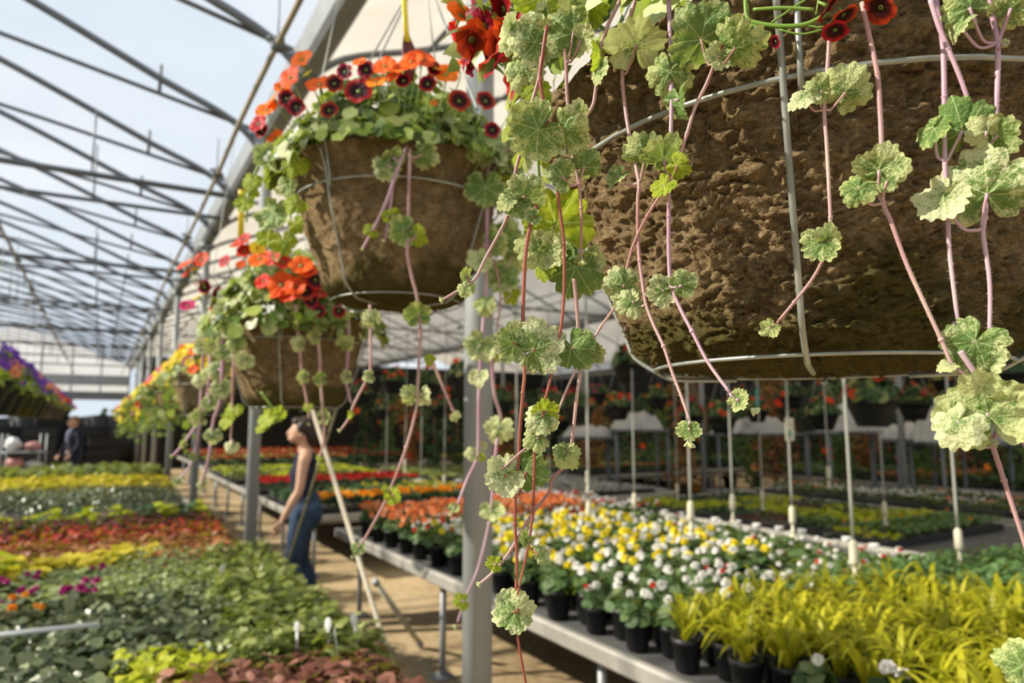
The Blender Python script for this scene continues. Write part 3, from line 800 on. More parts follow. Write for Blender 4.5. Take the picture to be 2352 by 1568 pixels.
band('far', [BP('far_bedding_plant', 'bush', 36, .13, .2, .05, 'round', 870), BP('far_bedding_plant', 'bush', 36, .13, .22, .05, 'round', 871, ora(872))], 12.7, 14.7, XA, XB, .23, 'green plant at the far end of the left bench', 'farthest green plants')
# white plant tags in the near plants
for k, (x, y, hgt) in enumerate([(511, 1305, .035), (600, 1305, .045), (754, 1433, .045), (814, 1425, .05), (770, 1455, .035), (683, 1440, .03)]):
    p = onZ(x, y, .82)
    mb = MB(); mb.box((0, 0, -.05), (.012, .0016, .08)); mb.blob((0, 0, 0), (.015, .0025, .018 + hgt * .15), 12, 8)
    o = mb.build('plant_tag', M['white']); o.location = p; o.rotation_euler = (.15, .1, .4 + k)
    tag(o, 'white plant tag %s' % ['second from the left, in the pale green plants', 'leftmost big one beside the aisle edge', 'standing left of the aisle corner tag', 'at the aisle corner of the green bushes', 'lowest of three by the aisle corner', 'low between the bushes'][k], 'plant tag', 'plant tags')
p = onZ(40, 1455, .75)
mb = MB(); mb.tube([(-.28, 0, 0), (.28, .02, 0)], .011, 8)
o = mb.build('watering_pipe', M['white'], smooth=True); o.location = p; o.rotation_euler = (0, 0, -.12); tag(o, 'short white pipe lying among the blue-green seedlings', 'pipe')

# ------------------------------------------------------------------ trays of seedlings on the far benches
TN = {920: 'lime_seedling_tray', 921: 'dark_seedling_tray', 922: 'leafy_seedling_tray', 923: 'wine_red_seedling_tray', 950: 'dark_leafy_tray', 951: 'dark_leafy_tray', 952: 'rust_leafy_tray', 960: 'dark_leafy_tray', 900: 'marigold_tray', 901: 'marigold_tray', 904: 'red_flower_tray', 910: 'silvery_seedling_tray', 911: 'silvery_seedling_tray', 930: 'white_flower_tray', 931: 'white_flower_tray', 932: 'white_flower_tray', 970: 'red_flower_tray', 943: 'orange_flower_tray'}
def tray_proto(mat, n, ls, h, seed, style='round', flower=None, nf=8, fr=.022, name='seedling_tray'):
    t = empty(TN.get(seed, name), (0, 0, 0))
    mb = MB(); w_, l_ = .27, .52
    mb.bbox((0, 0, .03), (w_, l_, .06), .008)
    mb.build('tray', M['black'], t, smooth=False)
    rr = random.Random(seed); fb = MB()
    for k in range(n):
        x, y = rr.uniform(-w_ / 2, w_ / 2), rr.uniform(-l_ / 2, l_ / 2)
        nrm = V((rr.uniform(-.7, .7), rr.uniform(-.7, .7), 1)); tip = V((rr.uniform(-1, 1), rr.uniform(-1, 1), .2))
        if style == 'round': add_round(fb, (x, y, .06 + h * rr.uniform(.3, 1)), frame(nrm, tip), ls * rr.uniform(.7, 1.2), 0, 7)
        else: add_lance(fb, (x, y, .06 + h * rr.uniform(0, .6)), frame(tip, nrm + V((0, 0, 1))), ls * 2 * rr.uniform(.7, 1.2), ls * .35, 0)
    fb.build('seedlings', mat, t)
    if flower:
        b = MB()
        for k in range(nf): petalball(b, (rr.uniform(-w_ / 2, w_ / 2), rr.uniform(-l_ / 2, l_ / 2), .06 + h), fr, 7, seed + k)
        b.build('flowers', flower, t)
    return t
def trays(protos, x0, x1, y0, y1, z, label, group, pick=None, gap=.03):
    rr = random.Random(label); pls = [[] for _ in protos]
    x = x0 + .16
    while x < x1 - .14:
        y = y0 + .3
        while y < y1 - .25:
            j = pick(x, y) if pick else rr.randrange(len(protos))
            if j is not None: pls[j].append(((x, y, z), (0 if rr.random() < .5 else pi), 1))
            y += .52 + gap
        x += .27 + gap
    for o, pl in zip(protos, pls):
        if pl: scatter(o, pl, label, 'seedling tray', group)
white_mat = leafmat('silvery_seedlings', (.26, .28, .22), (.5, .5, .46), (.66, .66, .64), trans=.1)
trays([tray_proto(LM['dark'], 70, .035, .12, 900, flower=PM['marigold'], nf=16, fr=.036), tray_proto(LM['dark'], 70, .035, .12, 901, flower=PM['marigold'], nf=12, fr=.04)], 1.9, 4.5, 7.3, 8.1, .62, 'tray of orange marigolds at the end of the bench behind the woman', 'marigold trays', gap=.0)
trays([tray_proto(LM['bush'], 60, .035, .09, 902, flower=PM['yellow'], nf=5), tray_proto(LM['dark'], 60, .035, .09, 903)], 1.9, 4.5, 8.2, 9.6, .62, 'green tray behind the marigolds', 'green trays behind the marigolds')
trays([tray_proto(LM['dark'], 60, .035, .10, 904, flower=PM['red'], nf=18, fr=.035)], 1.9, 4.5, 9.8, 11.4, .62, 'tray of red flowers further back on the marigold bench', 'red trays on the marigold bench')
trays([tray_proto(LM['bush'], 60, .04, .10, 905), tray_proto(LM['lime'], 60, .04, .09, 906)], 1.9, 4.5, 11.6, 14.4, .62, 'green or lime tray at the far end of the marigold bench', 'far trays on the marigold bench')
trays([tray_proto(white_mat, 110, .016, .035, 910), tray_proto(white_mat, 100, .018, .04, 911)], 4.8, 6.9, 7.25, 10.2, .62, 'silvery white seedling tray on the bench behind the begonias', 'silvery seedling trays', gap=.0)
trays([tray_proto(LM['bush'], 70, .03, .06, 912), tray_proto(LM['pale'], 70, .03, .05, 913)], 4.8, 6.9, 10.4, 13.1, .62, 'green tray behind the silvery seedlings', 'green trays behind the silvery ones', gap=.01)
trays([tray_proto(LM['lime'], 80, .026, .05, 920), tray_proto(LM['dark'], 80, .026, .05, 921), tray_proto(LM['fern'], 90, .03, .07, 922, flower=PM['marigold'], nf=1, fr=.02), tray_proto(LM['wine'], 60, .02, .03, 923)], 5.4, 7.55, 3.2, 6.8, .60,
      'low seedling tray on the bench right behind the begonias', 'low yellow-green seedling trays', gap=.0,
      pick=lambda x, y: 2 if y < 4.0 + .3 * noise.noise(V((x * 2, y, 0))) and x > 5.6 else (3 if noise.noise(V((x * 1.3, y * 1.3, 4))) > .25 else (0 if noise.noise(V((x * 1.5, y * 1.2, 7))) > -.12 else 1)))
trays([tray_proto(white_mat, 60, .02, .08, 930), tray_proto(LM['begonia'], 70, .03, .1, 931, flower=PM['white'], nf=20), tray_proto(LM['begonia'], 70, .03, .1, 932, flower=PM['salmon'], nf=8)], 8.0, 9.3, 1.7, 7.0, .60, 'tray of small white flowers beside the far steel posts', 'white flowering trays')
trays([tray_proto(LM['bush'], 60, .04, .08, 940), tray_proto(LM['rust'], 60, .04, .08, 941), tray_proto(LM['lime'], 60, .04, .08, 942), tray_proto(LM['dark'], 60, .04, .1, 943, flower=PM['orange'], nf=10)], 7.6, 10.3, 10.1, 16.9, .62, 'mixed tray far behind the silvery seedlings', 'mixed far trays', gap=.04, pick=lambda x, y: int(y * 1.1) % 4)
trays([tray_proto(LM['dark'], 50, .045, .12, 950), tray_proto(LM['fern'], 50, .045, .12, 951), tray_proto(LM['rust'], 50, .045, .12, 952)], 11.0, 13.2, 2.6, 9.1, .62, 'dark green tray beyond the far steel posts', 'dark far trays', gap=.06, pick=lambda x, y: 2 if 5.6 < y < 6.6 else int(x * 3 + y) % 2)
trays([tray_proto(LM['dark'], 50, .05, .16, 960), tray_proto(LM['bush'], 50, .05, .14, 961)], 11.0, 13.5, 10.3, 17.9, .62, 'tray on the farthest bench against the shade cloth', 'farthest trays', gap=.08, pick=lambda x, y: int(y) % 2)  # label's shade cloth is the wall with shade put into its colour
trays([tray_proto(LM['dark'], 50, .05, .16, 970, flower=PM['red'], nf=16, fr=.04), tray_proto(LM['bush'], 50, .05, .16, 971)], 2.1, 6.9, 15.6, 21.9, .62, 'tray far behind the marigold bench', 'trays far behind the marigolds', gap=.08, pick=lambda x, y: int(y * .8) % 2)
# little white cups along the back rail of the begonia bench
for k, (x, y) in enumerate([(1527, 1178), (1564, 1184), (1643, 1196), (1693, 1203), (1738, 1210), (1790, 1217), (1842, 1224), (1902, 1234), (1945, 1242), (2008, 1258)]):
    p = onX(x, y, 4.95)
    mb = MB(); mb.lathe([(.026, -.04), (.034, .02), (.036, .03), (.03, .028), (.001, .01)], (0, 0, 0), 12); mb.tube([(0, 0, -.03), (0, 0, -.12)], .012, 6)
    o = mb.build('rail_cup', M['black'] if k == 7 else M['white']); o.location = p
    tag(o, '%s cup clipped behind the back rail of the begonia bench, %s' % ('black' if k == 7 else 'white', ['first', 'second', 'third', 'fourth', 'fifth', 'sixth', 'seventh', 'eighth', 'ninth', 'tenth'][k] + ' from the far end'), 'cup', 'cups along the back rail')
# ------------------------------------------------------------------ hanging baskets
def proj(p):
    q = V(p) - CAM; d = q.dot(FW); return 1176 + F * q.dot(RT) / d, 784 - F * q.dot(UP) / d, d
POT = [(.0, .0), (.100, .0), (.121, .005), (.137, .02), (.147, .05), (.160, .09), (.175, .135), (.189, .185), (.199, .225), (.210, .236), (.214, .246), (.208, .254), (.195, .252), (.185, .215), (.176, .20)]
def pot_r(z):
    for (r0, z0), (r1, z1) in zip(POT[2:10], POT[3:11]):
        if z0 <= z <= z1: return r0 + (r1 - r0) * (z - z0) / (z1 - z0)
    return .2 if z > .2 else .128
def fibre_pot(base, s, nth, nz, amp, seed, sz=1.0):
    """moulded fibre bowl with a really lumpy surface"""
    L = [0]
    for a, b in zip(POT, POT[1:]): L.append(L[-1] + sqrt((a[0] - b[0]) ** 2 + (a[1] - b[1]) ** 2))
    def at(t):
        d = t * L[-1]
        for i in range(len(POT) - 1):
            if d <= L[i + 1] + 1e-9:
                q = (d - L[i]) / (L[i + 1] - L[i]); return POT[i][0] + (POT[i + 1][0] - POT[i][0]) * q, POT[i][1] + (POT[i + 1][1] - POT[i][1]) * q
        return POT[-1]
    vs = []; nz1 = noise.noise
    for i in range(nz + 1):
        t = (i / nz); r, z = at(t); r2, z2 = at(min(1, t + .01)); tr, tz = r2 - r, z2 - z; ln = sqrt(tr * tr + tz * tz) or 1; nr, nzv = tz / ln, -tr / ln
        for j in range(nth):
            a = 2 * pi * j / nth; ca, sa = cos(a), sin(a)
            p = V((r * ca, r * sa, z)); q = p + V((seed, seed * .7, 0))
            w = V((nz1(q * 30), nz1(q * 30 + V((5, 5, 5))), nz1(q * 30 + V((9, 1, 4))))) * .010
            n1 = nz1(q * 20); q = V((q.x, q.y, q.z * 1.4)); n2 = nz1((q + w) * 62); n3 = nz1((q + w) * 135); n4 = nz1((q + w) * 250) if nz > 200 else 0
            d = amp * (.9 * n1 - 1.0 * (1 - abs(n2)) ** 4 * .9 + .7 * n2 - .75 * (1 - abs(n3)) ** 4 + .65 * n3 + .5 * n4)
            vs.append(V(((p.x + nr * d * ca) * s, (p.y + nr * d * sa) * s, (p.z + nzv * d) * sz)) + V(base))
    mb = MB(); mb.add(vs, [(i * nth + j, i * nth + (j + 1) % nth, (i + 1) * nth + (j + 1) % nth, (i + 1) * nth + j) for i in range(nz) for j in range(nth)])
    return mb
def circ(c, r, z, n=48): return [V((c[0] + r * cos(2 * pi * j / n), c[1] + r * sin(2 * pi * j / n), z)) for j in range(n + 1)]

def basket(c, s, label, seed, detail=1, fol=260, mats=('basket',), black=False, hook=.36, wire_px=None, leafsize=.03, dome=.12, wr=.0022, group='hanging flower baskets along the pipe', hookoff=(0, 0), rad=.235, sz=None, droop=.055):
    """c: world point under the basket, at the middle of its bottom"""
    t = empty('hanging_basket', c, 0, label, 'hanging basket', group)
    sz = sz or s
    if black:
        mb = MB(); mb.lathe([(.09, 0), (.12, .004), (.165, .12), (.2, .2), (.212, .2), (.212, .222), (.195, .222), (.185, .19), (.001, .19)], c, 28); mb.v = [V(c) + (v - V(c)) * s for v in mb.v]
        mb.build('pot', M['black'], t, c)
    else:
        n = {0: (40, 22), 1: (110, 60), 2: (640, 290)}[detail]
        fibre_pot(c, s, n[0], n[1], .0042, seed, sz).build('fibre_pot', M['fibre'], t, c)
        mb = MB(); mb.lathe([(.001, .2), (.176, .2), (.15, .212), (.001, .222)], (0, 0, 0), 24); mb.v = [V((v.x * s, v.y * s, v.z * sz)) + V(c) for v in mb.v]; mb.build('soil', M['soil'], t, c)
        zr = c[2] + .185 * sz; rr = (.189 + .006) * s
        mb = MB(); mb.tube(circ(c, rr, zr), wr, 7, cap=False); mb.build('wire_ring', M['wire'], t, c)
        mb = MB(); mb.tube(circ(c, .1225 * s, c[2] + .002 * sz), wr * .8, 6, cap=False); mb.build('wire_ring', M['wire'], t, c)
    hk = V((c[0] + hookoff[0], c[1] + hookoff[1], c[2] + .25 * sz + hook))
    a0 = .6
    if wire_px:
        a0 = min((abs(proj((c[0] + .195 * s * cos(a), c[1] + .195 * s * sin(a), c[2] + .185 * sz))[0] - wire_px), a) for a in [2 * pi * i / 360 for i in range(360)]
                 if proj((c[0] + .195 * s * cos(a), c[1] + .195 * s * sin(a), 0))[2] < proj(c)[2])[1]
    for k in range(4 if not black else 3):
        a = a0 + k * (pi / 2 if not black else 2.094); ca, sa = cos(a), sin(a)
        mb = MB()
        if not black:
            pts = [V((c[0] + (pot_r(z) + .007) * s * ca, c[1] + (pot_r(z) + .007) * s * sa, c[2] + z * sz)) for z in (.235, .21, .185, .15, .11, .07, .04, .02)]
            pts += [V((c[0] + .122 * s * ca, c[1] + .122 * s * sa, c[2] + .001)), V((c[0] + .108 * s * ca, c[1] + .108 * s * sa, c[2] - .005)), V((c[0] + .06 * s * ca, c[1] + .06 * s * sa, c[2] - .007))]
            mb.tube(spline(pts, 3), wr * 1.15, 7)
            a2 = a + .045
            top = V((c[0] + .215 * s * cos(a2), c[1] + .215 * s * sin(a2), c[2] + .25 * sz))
            mb.tube([V((c[0] + .199 * s * cos(a2), c[1] + .199 * s * sin(a2), c[2] + .172 * sz)), V((c[0] + .2 * s * cos(a2), c[1] + .2 * s * sin(a2), c[2] + .19 * sz)), top, hk], wr, 6)
        else: mb.tube([V((c[0] + .208 * s * ca, c[1] + .208 * s * sa, c[2] + .215 * s)), hk], wr, 5)
        mb.build('hanger_wire', M['wire'], t, c)
    mb = MB(); zt = 3.49 if hk.z < 3.4 else hk.z + .2
    mb.tube([hk, hk + V((.012, 0, .03)), hk + V((0, 0, .06)), V((.66 if hookoff == (0, 0) and abs(c[0] - .6) < .25 else hk.x, hk.y, zt))], wr, 6)
    mb.build('hook', M['wire'], t, c)
    if fol:
        for mi, mname in enumerate(mats):
            mb = MB(); r_ = random.Random(seed * 7 + mi)
            for i in range(fol // len(mats)):
                a = r_.uniform(0, 6.283); u = sqrt(r_.random()); R0 = rad * s
                zz = dome * s * (1 - u ** 2.2) * r_.uniform(.45, 1.05) - (u > .85) * r_.uniform(0, droop) * s
                p = V((c[0] + R0 * u * cos(a), c[1] + R0 * u * sin(a), c[2] + .245 * sz + zz))
                nrm = V((cos(a) * u * 1.1, sin(a) * u * 1.1, 1 - .55 * u)) + V((r_.uniform(-.5, .5), r_.uniform(-.5, .5), r_.uniform(-.4, .3)))
                tip = V((cos(a + r_.uniform(-1, 1)), sin(a + r_.uniform(-1, 1)), r_.uniform(-.7, .2)))
                lsz = leafsize * r_.uniform(.55, 1.2)
                if r_.random() < .7: add_round(mb, p, frame(nrm, tip), lsz, 0, 9)
                else: add_lance(mb, p, frame(nrm, tip), lsz * 1.7, lsz * .5)
            for i in range(14):
                a = r_.uniform(0, 6.283); u = r_.uniform(.2, .95)
                mb.tube([V((c[0] + .4 * rad * u * cos(a), c[1] + .4 * rad * u * sin(a), c[2] + .2 * s)), V((c[0] + rad * u * s * cos(a), c[1] + rad * u * s * sin(a), c[2] + (.25 + .8 * dome * (1 - u * u)) * s))], .002, 4)
            mb.build('foliage', LM[mname], t, c)
    return t

def add_flower(t, c, p, r, kind, nrm, seed):
    me = FL[kind][seed % 2]
    o = bpy.data.objects.new('flower', me); link(o, t)
    o.matrix_local = Matrix.Translation(V(p) - V(c)) @ (frame(nrm, (noise.noise(V(p) * 31), noise.noise(V(p) * 17), 1)).to_4x4()) @ Matrix.Rotation(seed * 1.3, 4, 'Z') @ Matrix.Diagonal((r, r, r, 1))
    return o
def flowers_px(t, c, s, data, seed=0, off=0.0, R0=.235):
    """flowers at image places, set on the dome of the basket c"""
    D = (V(c) - CAM).dot(FW); cx = proj((c[0], c[1], c[2] + .3 * s))[0]
    stk = MB()
    for k, (x, y, r, kind) in enumerate(data):
        u = (x - cx) * D / F / (R0 * s)
        d = D - R0 * s * sqrt(max(.05, 1 - u * u)) * .85 - off
        p = P(x, y, d)
        h = (p.z - c[2]) / s
        out = V((p.x - c[0], p.y - c[1], 0)).normalized()
        rr = random.Random(seed * 100 + k)
        nrm = out * .35 + V((0, 0, .5 if kind != 'dark' else .15)) - FW * (.8 if kind == 'dark' else .5) + V((rr.uniform(-.4, .4), rr.uniform(-.4, .4), rr.uniform(-.2, .2)))
        add_flower(t, c, p, r * d / F, kind, nrm, k + seed)
        stk.tube(spline([p, p - nrm.normalized() * .02 + V((0, 0, -.01)), V((p.x * .8 + c[0] * .2, p.y * .8 + c[1] * .2, p.z - .075))], 3), .0013, 5)
    stk.build('flower_stalks', M['stemg'], t, c)

# ---- trailing stems: traced stem by stem, each leaf a sub-part
def cyl_depth(c, R0, cap, push=0.0):
    def f(x, y):
        r = ray(x, y); ox, oy = CAM.x - c[0], CAM.y - c[1]
        a = r.x ** 2 + r.y ** 2; b = ox * r.x + oy * r.y; cc = ox * ox + oy * oy - R0 * R0
        disc = b * b - a * cc
        t = (-b - sqrt(disc)) / a if disc > 0 else -b / a
        return min(t, cap) - push
    return f
def leaf_at(parent, c, x, y, d, r, rot, pitch, roll, kind, seed, node=None):
    R_ = r * d / F * (1.2 if kind != 'b' else 1)
    a = radians(rot); tip = RT * cos(a) + UP * sin(a)
    n = -(ray(x, y).normalized()) + V((0, 0, .0))
    Mr = frame(n, tip) @ Matrix.Rotation(radians(pitch), 3, 'X') @ Matrix.Rotation(radians(roll), 3, 'Y')
    if kind == 'b': me = BUD
    elif kind == 'y': me = LEAFY[seed % 2]
    elif kind == 'g': me = LEAFG[seed % len(LEAFG)]
    else: me = LEAF[seed % len(LEAF)]
    o = bpy.data.objects.new('bud' if kind == 'b' else 'leaf', me); link(o, parent)
    ctr = P(x, y, d) - (Mr @ V((0, .22, 0))) * R_ if kind != 'b' else P(x, y, d) - (Mr @ V((0, .4, .3))) * R_
    if kind == 'b': Mr = frame(tip, n); ctr = P(x, y, d) - tip * R_ * .45; R_ *= 1.05
    o.matrix_local = Matrix.Translation(ctr - V(c)) @ Mr.to_4x4() @ Matrix.Diagonal((R_, R_, R_, 1))
    return ctr
def stems(t, c, df, data, seed0, hairs=True):
    """data rows: (width px, stem material, [(x, y)...], [leaf rows]); leaf row: x, y, r, rot, pitch, roll, kind, (node x, node y) or None"""
    for si, (wpx, smat, pts, leaves) in enumerate(data):
        rs = random.Random(seed0 * 37 + si); push = rs.uniform(0, .012)
        d3 = [(P(x, y, df(x, y) - push)) for x, y in pts]
        cur = spline(d3, 7); rad = wpx / 2 * (d3[0] - CAM).dot(FW) / F
        mb = MB(); n = len(cur)
        rads = [rad * (1.08 - .38 * i / n) for i in range(n)]
        mb.tube(cur, rads, 8)
        for p in d3[2:-1:4]: mb.blob(p, rad * 1.25, 7, 5)
        root = bpy.data.objects.new('trailing_stem', None)
        # petioles: each leaf stalk curves up from its node
        stalks = []
        for li, lf in enumerate(leaves):
            x, y, r, rot, pitch, roll, kind = lf[:7]
            d = df(x, y) - push - (.004 if kind != 'b' else 0) - rs.uniform(0, .006)
            stalks.append((lf, d, seed0 * 53 + si * 7 + li))
        obj_m = []
        for lf, d, sd_ in stalks:
            x, y, r, rot, pitch, roll, kind = lf[:7]
            if kind == 'b': continue
            R_ = r * d / F; a = radians(rot); tip = RT * cos(a) + UP * sin(a)
            ctr = P(x, y, d) - tip * .22 * R_ * cos(radians(pitch))
            if len(lf) > 7 and lf[7]:
                nx, ny = lf[7]; q0 = P(nx, ny, df(nx, ny) - push)
            else:
                q0 = min(cur, key=lambda p: (p - ctr).length)
            if (q0 - ctr).length < .12:
                side = (ctr - q0); mid = q0 + side * .45 + V((0, 0, -.22 * side.length)) * (1 if side.z > 0 else .4) + FW * .003
                mb.tube(spline([q0, q0 + side * .15 + V((0, 0, -.12 * side.length)), mid, ctr], 4), rad * .62, 6)
        if hairs:
            hv = random.Random(si)
            tot = 0
            for a_, b_ in zip(cur, cur[1:]):
                k = int((b_ - a_).length / .0012)
                for q in range(k):
                    p = a_.lerp(b_, hv.random()); dr = V((hv.uniform(-1, 1), hv.uniform(-1, 1), hv.uniform(-1, 1))).normalized()
                    tdir = (b_ - a_).normalized(); dr = (dr - tdir * dr.dot(tdir)).normalized(); sdv = tdir * .00011
                    mb.add([p + dr * rad * .8 - sdv, p + dr * rad * .8 + sdv, p + dr * (rad + hv.uniform(.0005, .0013))], [(0, 1, 2)]); tot += 1
        st = mb.build('trailing_stem', M[smat], t, c)
        for lf, d, sd_ in stalks:
            x, y, r, rot, pitch, roll, kind = lf[:7]
            leaf_at(st, c, x, y, d, r, rot, pitch, roll, kind, sd_)

